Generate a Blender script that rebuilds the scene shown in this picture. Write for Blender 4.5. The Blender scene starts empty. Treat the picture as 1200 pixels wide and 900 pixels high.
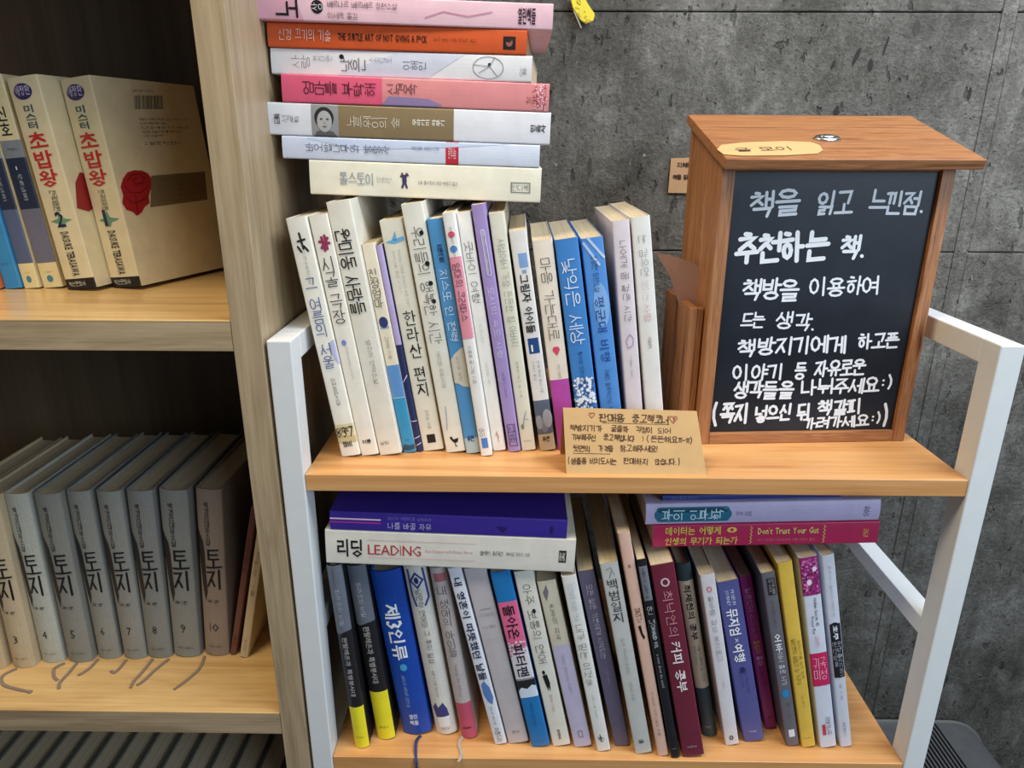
import bpy, bmesh, math, random
from mathutils import Vector, Matrix
random.seed(7)
S = bpy.context.scene
COL = S.collection

# ---------------------------------------------------------------- camera
CAMH = 1.30
F = 832.0
PITCH, YAW, ROLL = math.radians(18.66), math.radians(0.62), math.radians(0.22)
fwd = Vector((-math.sin(YAW)*math.cos(PITCH), math.cos(YAW)*math.cos(PITCH), -math.sin(PITCH)))
r0 = Vector((math.cos(YAW), math.sin(YAW), 0)); u0 = r0.cross(fwd)
right = r0*math.cos(ROLL) + u0*math.sin(ROLL); up = right.cross(fwd)
cd = bpy.data.cameras.new('camera'); cam = bpy.data.objects.new('camera', cd); COL.objects.link(cam)
O = Vector((0, 0, CAMH))
cam.matrix_world = Matrix((( right.x, up.x, -fwd.x, O.x), (right.y, up.y, -fwd.y, O.y), (right.z, up.z, -fwd.z, O.z), (0, 0, 0, 1)))
cd.sensor_fit = 'HORIZONTAL'; cd.sensor_width = 36; cd.lens = 36*F/1200
cd.clip_start = .02; cd.clip_end = 50
S.camera = cam

# ---------------------------------------------------------------- world, lights, exposure
def lin(c):
    return tuple(((x/255)/12.92 if x/255 <= .04045 else ((x/255+.055)/1.055)**2.4) for x in c)
W = bpy.data.worlds.new('world'); S.world = W; W.use_nodes = True
bg = W.node_tree.nodes['Background']; bg.inputs[0].default_value = (.90, .94, 1.0, 1); bg.inputs[1].default_value = .09
def area(name, loc, target, size, size_y, power, col):
    l = bpy.data.lights.new(name, 'AREA'); l.shape = 'RECTANGLE'; l.size = size; l.size_y = size_y
    l.energy = power; l.color = col
    o = bpy.data.objects.new(name, l); COL.objects.link(o); o.location = loc
    o.rotation_euler = (Vector(target)-Vector(loc)).to_track_quat('-Z', 'Y').to_euler()
    return o
area('daylight_window', (1.30, -.90, CAMH+.34), (.20, .6, CAMH-.2), 1.2, .9, 19, (.66, .82, 1.0))
area('ceiling_lamp', (.85, .30, CAMH+1.00), (.60, .80, CAMH-.1), .9, .4, 19, (.84, .91, 1.0))
area('warm_ceiling_lamp', (-.42, .16, CAMH+1.05), (-.22, .58, CAMH-.35), .5, .3, 12, (1.0, .84, .60))
S.view_settings.view_transform = 'Standard'; S.view_settings.look = 'None'
S.view_settings.gamma = 1; S.view_settings.use_curve_mapping = False
S.view_settings.exposure = .26

# ---------------------------------------------------------------- pixel rays onto real planes
def ray(px, py): return fwd + right*((px-600)/F) + up*((450-py)/F)
def hitY(px, py, Y):
    d = ray(px, py); return O + d*(Y/d.y)
def hitZ(px, py, Z):
    d = ray(px, py); return O + d*((Z-CAMH)/d.z)
def hitP(px, py, p, n):
    d = ray(px, py); return O + d*((p-O).dot(n)/d.dot(n))

# ---------------------------------------------------------------- materials
MATS = {}
def newmat(name):
    m = bpy.data.materials.new(name); m.use_nodes = True
    return m, m.node_tree.nodes, m.node_tree.links, m.node_tree.nodes['Principled BSDF']
def ramp(N, L, fac, stops):
    r = N.new('ShaderNodeValToRGB'); L.new(fac, r.inputs[0])
    while len(r.color_ramp.elements) < len(stops): r.color_ramp.elements.new(.5)
    for e, (p, c) in zip(r.color_ramp.elements, stops): e.position = p; e.color = (*c, 1)
    return r.outputs[0]
def coords(N, L, scale=(1, 1, 1), kind='Object'):
    t = N.new('ShaderNodeTexCoord'); m = N.new('ShaderNodeMapping'); L.new(t.outputs[kind], m.inputs[0])
    m.inputs['Scale'].default_value = scale; return m.outputs[0]
def noise(N, L, vec, scale, detail=4, rough=.55, dist=0):
    n = N.new('ShaderNodeTexNoise'); L.new(vec, n.inputs['Vector']); n.inputs['Scale'].default_value = scale
    n.inputs['Detail'].default_value = detail; n.inputs['Roughness'].default_value = rough; n.inputs['Distortion'].default_value = dist
    return n.outputs['Fac']
def bump(N, L, h, bs, strength, dist):
    b = N.new('ShaderNodeBump'); L.new(h, b.inputs['Height']); b.inputs['Strength'].default_value = strength
    b.inputs['Distance'].default_value = dist; L.new(b.outputs[0], bs.inputs['Normal'])
def paint(c, rough=.42, var=.06, key='cover'):
    k = (key, tuple(c), rough)
    if k in MATS: return MATS[k]
    m, N, L, B = newmat('%s_%d_%d_%d' % ((key,)+tuple(c)))
    a = lin(c); n = noise(N, L, coords(N, L), 60, 3)
    L.new(ramp(N, L, n, [(.3, tuple(x*(1-var) for x in a)), (.7, tuple(min(1, x*(1+var)) for x in a))]), B.inputs['Base Color'])
    B.inputs['Roughness'].default_value = rough; MATS[k] = m; return m
def paper():
    if 'pages' in MATS: return MATS['pages']
    m, N, L, B = newmat('page_edges')
    n = noise(N, L, coords(N, L, (2600, 8, 8)), 1, 2, .6)
    n2 = noise(N, L, coords(N, L), 25, 3)
    c = ramp(N, L, n, [(.3, lin((178, 160, 128))), (.7, lin((216, 200, 168)))])
    L.new(c, B.inputs['Base Color']); B.inputs['Roughness'].default_value = .85
    bump(N, L, n, B, .3, .0004); MATS['pages'] = m; return m
def cloth(c):
    k = ('cloth', tuple(c))
    if k in MATS: return MATS[k]
    m, N, L, B = newmat('book_cloth_%d_%d_%d' % tuple(c)); a = lin(c)
    n = noise(N, L, coords(N, L, (1, 1, .6)), 900, 2); n2 = noise(N, L, coords(N, L), 14, 4)
    mx = N.new('ShaderNodeMath'); mx.operation = 'ADD'; L.new(n, mx.inputs[0]); L.new(n2, mx.inputs[1])
    h = N.new('ShaderNodeMath'); h.operation = 'MULTIPLY'; h.inputs[1].default_value = .5; L.new(mx.outputs[0], h.inputs[0])
    L.new(ramp(N, L, h.outputs[0], [(.35, tuple(x*.84 for x in a)), (.65, tuple(min(1, x*1.1) for x in a))]), B.inputs['Base Color'])
    B.inputs['Roughness'].default_value = .75; bump(N, L, n, B, .25, .0004); MATS[k] = m; return m
def wood(name, stops, axis, rough=.4, ring=14, fine=260, bmp=.12, coat=0.0):
    """grain runs along the given axis (0 x, 1 y, 2 z)"""
    k = (name, axis)
    if k in MATS: return MATS[k]
    m, N, L, B = newmat('%s_%s' % (name, 'xyz'[axis]))
    s1 = [1.0]*3; s1[axis] = .09; s2 = [1.0]*3; s2[axis] = .018
    w = noise(N, L, coords(N, L, tuple(s1)), ring, 4, .6, 1.6)
    f = noise(N, L, coords(N, L, tuple(s2)), fine, 3, .7)
    w2 = noise(N, L, coords(N, L, tuple(x*1.0 for x in s1)), ring*4.5, 3, .6, .8)
    a = N.new('ShaderNodeMath'); a.operation = 'MULTIPLY_ADD'; L.new(w, a.inputs[0]); a.inputs[1].default_value = .5
    b = N.new('ShaderNodeMath'); b.operation = 'MULTIPLY_ADD'; L.new(f, b.inputs[0]); b.inputs[1].default_value = .27
    c = N.new('ShaderNodeMath'); c.operation = 'MULTIPLY'; L.new(w2, c.inputs[0]); c.inputs[1].default_value = .23
    L.new(c.outputs[0], b.inputs[2]); L.new(b.outputs[0], a.inputs[2])
    L.new(ramp(N, L, a.outputs[0], [(p, lin(q)) for p, q in stops]), B.inputs['Base Color'])
    B.inputs['Roughness'].default_value = rough; B.inputs['Coat Weight'].default_value = coat; B.inputs['Coat Roughness'].default_value = .25
    bump(N, L, a.outputs[0], B, bmp, .002); MATS[k] = m; return m
OAK = [(.34, (132, 112, 84)), (.46, (160, 139, 108)), (.54, (178, 156, 124)), (.66, (192, 170, 138))]
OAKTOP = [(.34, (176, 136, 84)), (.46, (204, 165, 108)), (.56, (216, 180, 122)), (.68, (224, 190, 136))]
PINE = [(.34, (170, 110, 58)), (.44, (202, 143, 84)), (.54, (216, 160, 100)), (.68, (226, 178, 122))]
CEDAR = [(.36, (70, 40, 22)), (.43, (138, 88, 50)), (.49, (172, 116, 70)), (.54, (146, 94, 54)), (.60, (188, 132, 84)), (.68, (150, 96, 56))]
def oak(ax): return wood('oak_board', OAK, ax, .45, 22, 420, .15)
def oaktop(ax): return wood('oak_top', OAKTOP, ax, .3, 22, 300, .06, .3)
def pine(ax): return wood('pine_board', PINE, ax, .38, 18, 200, .06, .15)
def cedar(ax): return wood('cedar_board', CEDAR, ax, .48, 34, 300, .3)
def steel():
    return paint((226, 228, 226), .35, .02, 'white_powder_coat')
def concrete():
    if 'conc' in MATS: return MATS['conc']
    m, N, L, B = newmat('concrete')
    def madd(a, k, b=None):
        q = N.new('ShaderNodeMath'); q.operation = 'MULTIPLY_ADD'; L.new(a, q.inputs[0]); q.inputs[1].default_value = k
        if b is None: q.inputs[2].default_value = 0
        else: L.new(b, q.inputs[2])
        return q.outputs[0]
    def mixc(fac, c0, c1, mode='MIX', f=1.0):
        q = N.new('ShaderNodeMix'); q.data_type = 'RGBA'; q.blend_type = mode
        if fac is None: q.inputs[0].default_value = f
        else: L.new(fac, q.inputs[0])
        for s, c in ((6, c0), (7, c1)):
            if isinstance(c, tuple): q.inputs[s].default_value = (*c, 1)
            else: L.new(c, q.inputs[s])
        return q.outputs[2]
    v = coords(N, L); vz = coords(N, L, (1, 1, .22)); vw = coords(N, L, (1, 1, .45))
    big = noise(N, L, v, 2.6, 6, .62, .8); mid = noise(N, L, v, 22, 8, .74, .5); fine = noise(N, L, v, 210, 5, .8)
    st = noise(N, L, vz, 26, 6, .74, .6)
    tt = madd(big, .30, madd(mid, .28, madd(fine, .22, madd(st, .20))))
    base = ramp(N, L, tt, [(.40, lin((50, 46, 39))), (.47, lin((80, 77, 69))), (.53, lin((106, 103, 96))), (.61, lin((146, 143, 135)))])
    pit = ramp(N, L, noise(N, L, vw, 70, 4, .55, .15), [(.635, (1, 1, 1)), (.67, (0, 0, 0))])
    pit2 = ramp(N, L, noise(N, L, v, 230, 3, .6), [(.64, (1, 1, 1)), (.70, (0, 0, 0))])
    pm = mixc(None, pit, pit2, 'MULTIPLY')
    c = mixc(None, base, pm, 'MULTIPLY', .55)
    fleck = ramp(N, L, noise(N, L, vw, 130, 6, .8, .3), [(.645, (0, 0, 0)), (.70, (1, 1, 1))])
    smear = ramp(N, L, noise(N, L, coords(N, L, (1, 1, .6)), 9, 9, .82, .8), [(.635, (0, 0, 0)), (.72, (1, 1, 1))])
    c = mixc(fleck, c, lin((158, 154, 144))); c = mixc(smear, c, lin((150, 147, 138)))
    L.new(c, B.inputs['Base Color'])
    L.new(ramp(N, L, mid, [(.35, (.34, .34, .34)), (.65, (.6, .6, .6))]), B.inputs['Roughness'])
    hh = madd(pm, .30, madd(mid, .55, madd(fine, .30)))
    bump(N, L, hh, B, .9, .008); MATS['conc'] = m; return m

# ---------------------------------------------------------------- mesh helpers
def mesh_obj(name, V, Fc, mat, parent=None, smooth=False):
    me = bpy.data.meshes.new(name); me.from_pydata([tuple(v) for v in V], [], Fc); me.validate()
    if mat: me.materials.append(mat)
    if smooth:
        for p in me.polygons: p.use_smooth = True
    o = bpy.data.objects.new(name, me); COL.objects.link(o)
    if parent: o.parent = parent
    return o
def bm_obj(name, bm, mat, parent=None, smooth=False):
    bmesh.ops.recalc_face_normals(bm, faces=bm.faces)
    me = bpy.data.meshes.new(name); bm.to_mesh(me); bm.free()
    if mat: me.materials.append(mat)
    if smooth:
        for p in me.polygons: p.use_smooth = True
    o = bpy.data.objects.new(name, me); COL.objects.link(o)
    if parent: o.parent = parent
    return o
def bm_box(bm, x0, x1, y0, y1, z0, z1, bev=0, seg=2):
    r = bmesh.ops.create_cube(bm, size=1)
    vs = r['verts']
    for v in vs: v.co = Vector(((x0+x1)/2+v.co.x*(x1-x0), (y0+y1)/2+v.co.y*(y1-y0), (z0+z1)/2+v.co.z*(z1-z0)))
    if bev:
        es = {e for v in vs for e in v.link_edges}
        bmesh.ops.bevel(bm, geom=list(es), offset=bev, segments=seg, affect='EDGES', profile=.5)
def box(name, x0, x1, y0, y1, z0, z1, mat, parent=None, bev=.0008):
    bm = bmesh.new(); bm_box(bm, x0, x1, y0, y1, z0, z1, bev); return bm_obj(name, bm, mat, parent)
def tag(o, label=None, cat=None, group=None, kind=None):
    if label: o['label'] = label
    if cat: o['category'] = cat
    if group: o['group'] = group
    if kind: o['kind'] = kind
    return o
def empty(name, M):
    o = bpy.data.objects.new(name, None); COL.objects.link(o); o.matrix_world = M; o.empty_display_size = .02; return o
def loc(v): return Matrix.Translation(Vector(v))

# ---------------------------------------------------------------- lettering: bundled font glyphs and hand-drawn strokes
_tc = bpy.data.curves.new('glyph', 'FONT'); _tc.resolution_u = 1
_to = bpy.data.objects.new('glyph', _tc); _gc = {}
def glyph(ch, bold=0.0):
    bold = min(bold, .018)   # heavier outlines would close the counters
    k = (ch, bold)
    if k not in _gc:
        _tc.body = ch; _tc.offset = bold
        me = bpy.data.meshes.new_from_object(_to)
        V = [(v.co.x, v.co.y) for v in me.vertices]; Fc = [tuple(p.vertices) for p in me.polygons]
        bpy.data.meshes.remove(me)
        if V:
            x0 = min(v[0] for v in V); x1 = max(v[0] for v in V)
        else: x0 = x1 = 0
        _gc[k] = (V, Fc, x0, x1)
    return _gc[k]
JC = {
 'ㄱ': [[(0, .95), (1, 1), (.82, 0)]], 'ㄴ': [[(0, 1), (0, .05), (1, .08)]], 'ㄷ': [[(1, 1), (0, .95), (0, .05), (1, .08)]],
 'ㄹ': [[(0, 1), (1, 1), (.95, .55), (.05, .5), (.02, 0), (1, .04)]], 'ㅁ': [[(0, 1), (.04, 0), (.96, .02), (1, 1), (0, .97)]],
 'ㅂ': [[(0, 1), (.05, 0), (.95, .02), (1, 1)], [(.03, .5), (.97, .52)]], 'ㅅ': [[(.55, 1), (.4, .5), (0, 0)], [(.48, .62), (1, .05)]],
 'ㅇ': [[(.5+.5*math.cos(a*math.pi/4+1.6), .5+.5*math.sin(a*math.pi/4+1.6)) for a in range(9)]],
 'ㅈ': [[(0, .95), (1, 1), (.5, .5), (0, 0)], [(.55, .55), (1, .03)]],
 'ㅊ': [[(.35, 1.08), (.68, 1.02)], [(0, .74), (1, .78), (.5, .4), (0, 0)], [(.55, .42), (1, .02)]],
 'ㅋ': [[(0, .95), (1, 1), (.82, 0)], [(.05, .5), (.9, .55)]], 'ㅌ': [[(1, 1), (0, .97), (0, .03), (1, .05)], [(0, .5), (.9, .52)]],
 'ㅍ': [[(0, .95), (1, 1)], [(.32, .95), (.35, .05)], [(.7, .95), (.66, .05)], [(0, 0), (1, .05)]],
 'ㅎ': [[(.32, 1.08), (.68, 1.04)], [(0, .76), (1, .8)], [(.5+.36*math.cos(a*math.pi/4+1.6), .3+.3*math.sin(a*math.pi/4+1.6)) for a in range(9)]],
}
for d, s in (('ㄲ', 'ㄱㄱ'), ('ㄸ', 'ㄷㄷ'), ('ㅃ', 'ㅂㅂ'), ('ㅆ', 'ㅅㅅ'), ('ㅉ', 'ㅈㅈ'), ('ㄳ', 'ㄱㅅ'), ('ㄵ', 'ㄴㅈ'), ('ㄶ', 'ㄴㅎ'), ('ㄺ', 'ㄹㄱ'), ('ㄻ', 'ㄹㅁ'), ('ㄼ', 'ㄹㅂ'), ('ㅄ', 'ㅂㅅ'), ('ㅀ', 'ㄹㅎ')):
    JC[d] = [[(x*.44, y) for x, y in st] for st in JC[s[0]]] + [[(.56+x*.44, y) for x, y in st] for st in JC[s[1]]]
CHO = 'ㄱㄲㄴㄷㄸㄹㅁㅂㅃㅅㅆㅇㅈㅉㅊㅋㅌㅍㅎ'
JUNG = 'ㅏㅐㅑㅒㅓㅔㅕㅖㅗㅘㅙㅚㅛㅜㅝㅞㅟㅠㅡㅢㅣ'
JONG = ['', 'ㄱ', 'ㄲ', 'ㄳ', 'ㄴ', 'ㄵ', 'ㄶ', 'ㄷ', 'ㄹ', 'ㄺ', 'ㄻ', 'ㄼ', 'ㄽ', 'ㄾ', 'ㄿ', 'ㅀ', 'ㅁ', 'ㅂ', 'ㅄ', 'ㅅ', 'ㅆ', 'ㅇ', 'ㅈ', 'ㅊ', 'ㅋ', 'ㅌ', 'ㅍ', 'ㅎ']
VV = {'ㅏ': [[(.3, 1), (.3, 0)], [(.3, .5), (1, .5)]], 'ㅑ': [[(.3, 1), (.3, 0)], [(.3, .65), (1, .65)], [(.3, .38), (1, .38)]],
 'ㅓ': [[(.8, 1), (.8, 0)], [(0, .5), (.8, .5)]], 'ㅕ': [[(.8, 1), (.8, 0)], [(0, .65), (.8, .65)], [(0, .38), (.8, .38)]],
 'ㅣ': [[(.6, 1), (.6, 0)]], 'ㅐ': [[(.15, .95), (.15, .05)], [(.85, 1), (.85, 0)], [(.15, .5), (.85, .5)]],
 'ㅒ': [[(.15, .95), (.15, .05)], [(.85, 1), (.85, 0)], [(.15, .62), (.85, .62)], [(.15, .4), (.85, .4)]],
 'ㅔ': [[(.5, .95), (.5, .05)], [(.95, 1), (.95, 0)], [(0, .5), (.5, .5)]], 'ㅖ': [[(.5, .95), (.5, .05)], [(.95, 1), (.95, 0)], [(0, .62), (.5, .62)], [(0, .38), (.5, .38)]]}
VH = {'ㅗ': [[(0, .1), (1, .15)], [(.5, 1), (.5, .1)]], 'ㅛ': [[(0, .1), (1, .15)], [(.33, 1), (.35, .1)], [(.68, 1), (.66, .1)]],
 'ㅜ': [[(0, .8), (1, .85)], [(.52, .8), (.5, 0)]], 'ㅠ': [[(0, .8), (1, .85)], [(.34, .8), (.3, 0)], [(.66, .8), (.68, 0)]], 'ㅡ': [[(0, .5), (1, .55)]]}
MIX = {'ㅘ': 'ㅗㅏ', 'ㅙ': 'ㅗㅐ', 'ㅚ': 'ㅗㅣ', 'ㅝ': 'ㅜㅓ', 'ㅞ': 'ㅜㅔ', 'ㅟ': 'ㅜㅣ', 'ㅢ': 'ㅡㅣ'}
SIMPLE = {'.': [[(.1, .06), (.16, .04)]], '!': [[(.2, 1), (.2, .35)], [(.2, .05), (.22, .04)]], ':': [[(.2, .7), (.24, .7)], [(.2, .3), (.24, .3)]],
 '(': [[(.4, 1.1), (.1, .7), (.1, .3), (.4, -.1)]], ')': [[(.1, 1.1), (.4, .7), (.4, .3), (.1, -.1)]], '-': [[(.1, .5), (.7, .5)]],
 '~': [[(.0, .5), (.25, .62), (.5, .45), (.75, .6)]], ',': [[(.2, .1), (.1, -.15)]], '·': [[(.3, .5), (.34, .5)]],
 'ㅠ': [[(0, .8), (1, .8)], [(.3, .8), (.25, .1)], [(.7, .8), (.75, .1)]], 'ㅡ': [[(0, .45), (.9, .45)]]}
def bx_(sts, x0, x1, y0, y1): return [[(x0+p[0]*(x1-x0), y0+p[1]*(y1-y0)) for p in st] for st in sts]
def strokes(ch):
    c = ord(ch)-0xAC00
    if not 0 <= c < 11172: return SIMPLE.get(ch)
    a, b, e = CHO[c//588], JUNG[c//28 % 21], JONG[c % 28]
    y0 = .40 if e else 0
    out = []
    if b in VV: out += bx_(JC[a], .02, .50, y0+.12*(1-y0), .92) + bx_(VV[b], .60, 1.0, y0-.02, 1.0)
    elif b in VH:
        m = y0+(1-y0)*.47
        out += bx_(JC[a], .16, .84, m+.02, 1.0) + bx_(VH[b], 0, 1, y0+.02, m-.03)
    else:
        h, v = MIX[b]; m = y0+(1-y0)*.42
        out += bx_(JC[a], .08, .58, m+.04, .98) + bx_(VH[h], 0, .68, y0+.03, m-.03) + bx_(VV[v], .70, 1.0, y0-.02, 1.0)
    if e: out += bx_(JC.get(e, JC['ㅇ']), .14, .86, 0, .32)
    return out
HAS_CJK = len(glyph('책')[0]) != len(glyph('을')[0]) or len(glyph('가')[0]) != len(glyph('책')[0])

class MB:
    def __init__(s): s.V = []; s.F = []
    def poly(s, pts):
        k = getattr(s, 'k', 0); b = len(s.V); s.V += [(p[0], p[1], k) for p in pts]; s.F.append(tuple(range(b, b+len(pts))))
    def disc(s, cx, cy, rx, ry, n=20): s.poly([(cx+rx*math.cos(2*math.pi*i/n), cy+ry*math.sin(2*math.pi*i/n)) for i in range(n)])
    def line(s, pts, r, caps=True):
        """one stroke as a mitred ribbon with half-round ends; every stroke lies a hair above the one before"""
        s.k = getattr(s, 'k', 0)+1
        P = [Vector((p[0], p[1])) for p in pts]; n = len(P)
        closed = n > 3 and (P[0]-P[-1]).length < r*.2
        if closed: P = P[:-1]; n -= 1
        D = [((P[(i+1) % n]-P[i]).normalized() if (P[(i+1) % n]-P[i]).length > 1e-9 else Vector((1, 0))) for i in range(n if closed else n-1)]
        Lp, Rp = [], []
        for i in range(n):
            if closed: d0, d1 = D[i-1], D[i]
            else: d0 = D[max(i-1, 0)]; d1 = D[min(i, n-2)]
            m = (d0+d1); m = m.normalized() if m.length > .3 else d1
            c = max(m.dot(d1), .55); nv = Vector((-m.y, m.x))*(r/c)
            Lp.append(P[i]+nv); Rp.append(P[i]-nv)
        for i in range(n if closed else n-1):
            j = (i+1) % n; s.poly([Lp[i], Rp[i], Rp[j], Lp[j]])
        if caps and not closed:
            for p, d in ((P[0], -D[0]), (P[-1], D[-1])):
                nv = Vector((-d.y, d.x)); s.poly([p+nv*(r*math.cos(q))+d*(r*math.sin(q)) for q in (math.pi*i/5 for i in range(6))])
    def build(s, name, surf, mat, parent, eps):
        cuts = parent.get('_cuts') if parent else None
        if cuts and s.V:      # let flat lettering follow a rounded spine
            bm = bmesh.new(); vs = [bm.verts.new(v) for v in s.V]
            for f in s.F:
                try: bm.faces.new([vs[i] for i in f])
                except ValueError: pass
            for c in cuts: bmesh.ops.bisect_plane(bm, geom=bm.verts[:]+bm.edges[:]+bm.faces[:], dist=1e-7, plane_co=(c, 0, 0), plane_no=(1, 0, 0))
            bm.verts.index_update(); s.V = [tuple(v.co) for v in bm.verts]; s.F = [tuple(v.index for v in f.verts) for f in bm.faces]; bm.free()
        V = [surf(x, y, eps+.000012*k) for x, y, k in s.V]
        return mesh_obj(name, V, s.F, mat, parent)
def put_text(mb, text, o, ex, ey, L, H, font='N', stack=False, bold=0.0, rad=.05, jit=0.0):
    """fill a run of length L from o along ex, glyph height H along ey (for stacked text ex points down and glyphs stay upright on ey=across)"""
    adv = []
    for ch in text:
        if ch == ' ': adv.append(.45)
        elif 0xAC00 <= ord(ch) <= 0xD7A3 or stack: adv.append(1.0)
        elif font == 'H': adv.append(.55)
        else:
            g = glyph(ch, bold); adv.append(g[3]-g[2]+.10)
    tot = sum(adv) or 1; k = L/tot; a = 0
    for ch, w in zip(text, adv):
        if ch != ' ':
            ln = w*k*.92
            jx, jy, sk = random.uniform(-jit, jit), random.uniform(-jit, jit), random.uniform(-jit, jit)*1.5
            hand = (font == 'H' or (ord(ch) > 0x3000 and (not HAS_CJK or (bold == 0 and H < .0075)))) and strokes(ch) is not None
            if stack:
                # cell: top-left corner at a*k along ex; glyph x along ey(across), glyph y along -ex
                f = lambda x, y: (o[0]+ex[0]*(a*k+(1-y)*ln)+ey[0]*x*H, o[1]+ex[1]*(a*k+(1-y)*ln)+ey[1]*x*H)
            else:
                f = lambda x, y: (o[0]+ex[0]*(a*k+(x+jx+sk*y)*ln)+ey[0]*(y+jy)*H, o[1]+ex[1]*(a*k+(x+jx+sk*y)*ln)+ey[1]*(y+jy)*H)
            if hand:
                for st in strokes(ch): mb.line([f(*p) for p in st], rad*H if not stack else rad*min(H, ln), rad*H > .00025)
            else:
                V, Fc, x0, x1 = glyph(ch, bold)
                if ord(ch) < 0x2500:
                    sx = 1/max(x1-x0, .34); g = [((x-x0)*sx if not stack else .2+(x-x0)*sx*.6, y/.70) for x, y in V]
                else: g = [((x-.05)/.84, (y+.08)/.92) for x, y in V]
                b = len(mb.V); mb.V += [(*f(*p), 0) for p in g]; mb.F += [tuple(i+b for i in fc) for fc in Fc]
        a += w

# ---------------------------------------------------------------- books
UG = [0, .01, .02, .035, .05, .075, .1, .15, .2, .35, .5, .65, .8, .85, .9, .925, .95, .965, .98, .99, 1]
def add_print(parent, surf, w, h, items):
    """items on a rectangle: u across 0..1, v from head 0 to tail 1"""
    smalls = {}; nt = 0
    for it in items:
        k = it[0]; mb = MB()
        P = lambda u, v: (u*w, h*(1-v))
        if k == 'B':
            _, v0, v1, c = it[:4]; u0, u1 = (it[4], it[5]) if len(it) > 4 else (.0, 1.0)
            us = sorted({u0, u1} | {q for q in UG if u0 < q < u1})
            for a, b in zip(us, us[1:]):
                mb.poly([P(a, v0), P(a, v1), P(b, v1), P(b, v0)])
            mb.build('cover_band', surf, paint(c), parent, .00018)
        elif k == 'E':
            _, v, u, rv, ru, c = it[:6]; mb.disc(u*w, h*(1-v), ru*w, rv*h); mb.build('printed_mark', surf, paint(c), parent, it[6] if len(it) > 6 else .0003)
        elif k == 'P':
            mb.poly([P(u, v) for u, v in it[1]]); mb.build('printed_mark', surf, paint(it[2]), parent, it[3] if len(it) > 3 else .0003)
        elif k == 'L':
            for ln in it[1]: mb.line([P(u, v) for u, v in ln], it[3]*w)
            mb.build('printed_mark', surf, paint(it[2]), parent, it[4] if len(it) > 4 else .00036)
        elif k == 'N':   # speckled print: seeded blobs
            _, v0, v1, u0, u1, cols, cnt, rr = it; rnd = random.Random(cnt)
            for ci, c in enumerate(cols):
                q = MB()
                for _ in range(cnt):
                    uu, vv = rnd.uniform(u0, u1), rnd.uniform(v0, v1); q.disc(uu*w, h*(1-vv), rr*w*rnd.uniform(.5, 1), rr*w*rnd.uniform(.5, 1.2), 7)
                q.build('printed_mark', surf, paint(c), parent, .00025+.00005*ci)
        elif k == 'T':
            _, text, v0, v1, size, c, font, ori, uc = it[:9]; bold = it[9] if len(it) > 9 else 0
            big = size >= .42 and nt == 0
            tgt = mb if big else smalls.setdefault(tuple(c), MB())
            L = (v1-v0)*h; H = size*w
            rad = .66*bold if (font == 'H' and bold) else .035
            if ori == 'S': put_text(tgt, text, ((uc-size/2)*w, h*(1-v0)), (0, -1), (1, 0), L, H, font, True, bold if font == 'N' else 0, rad)
            elif ori == 'R': put_text(tgt, text, ((uc-size/2)*w, h*(1-v0)), (0, -1), (1, 0), L, H, font, False, bold if font == 'N' else 0, rad)
            elif ori == 'A':  # upright, across the spine: v0 is the baseline, v1 the length along u
                put_text(tgt, text, ((uc-v1/2)*w, h*(1-v0)), (1, 0), (0, 1), v1*w, size*w, font, False, bold if font == 'N' else 0, rad)
            if big: mb.build('title', surf, paint(c), parent, .00045); nt = 1
    for c, q in smalls.items(): q.build('small_print', surf, paint(c), parent, .0004)

def make_book(name, M, w, h, d, color, items, label, group, hard=False, bulge=None, spine=None, fabric=False, board=None, page_inset=None, cat='book'):
    t = .0016 if hard else .00045
    bul = bulge if bulge is not None else (.0028 if hard else .0006)
    r = min(.0012, w*.12)
    root = empty(name, M); tag(root, label, cat, group)
    def yb(u):
        u = min(max(u, 0), 1); q = 2*u-1
        e = 0
        x = min(u, 1-u)*w
        if x < r: e = r-math.sqrt(max(0, r*r-(r-x)**2))
        return bul*(q*q)+e
    us = UG
    outer = [(0, d)]+[(u*w, yb(u)) for u in us]+[(w, d)]
    inner = [(t, d)]+[(t+u*(w-2*t), yb(u)+t) for u in us]+[(w-t, d)]
    n = len(outer); V = []; Fc = []
    for z in (0, h):
        V += [(x, y, z) for x, y in outer]; V += [(x, y, z) for x, y in inner]
    o0, i0, o1, i1 = 0, n, 2*n, 3*n
    for i in range(n-1):
        Fc += [(o0+i, o0+i+1, o1+i+1, o1+i), (i0+i+1, i0+i, i1+i, i1+i+1), (o1+i, o1+i+1, i1+i+1, i1+i), (i0+i, i0+i+1, o0+i+1, o0+i)]
    Fc += [(o0, o1, i1, i0), (o0+n-1, i0+n-1, i1+n-1, o1+n-1)]
    mesh_obj('cover', V, Fc, (cloth if fabric else paint)(color), root)
    zi = page_inset if page_inset is not None else (.003 if hard else .0006)
    y0 = bul+r+t+.0004; y1 = d-(.003 if hard else .0008)
    box('page_block', t+.0002, w-t-.0002, y0*.9, y1, zi, h-zi, paper(), root, 0)
    surf = lambda x, y, e: (x, yb(x/w)-e, y)
    root['_cuts'] = [w*i/10 for i in range(1, 10)]+[w*.02, w*.05, w*.95, w*.98]
    add_print(root, surf, w, h, items)
    if '_cuts' in root: del root['_cuts']
    return root

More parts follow.
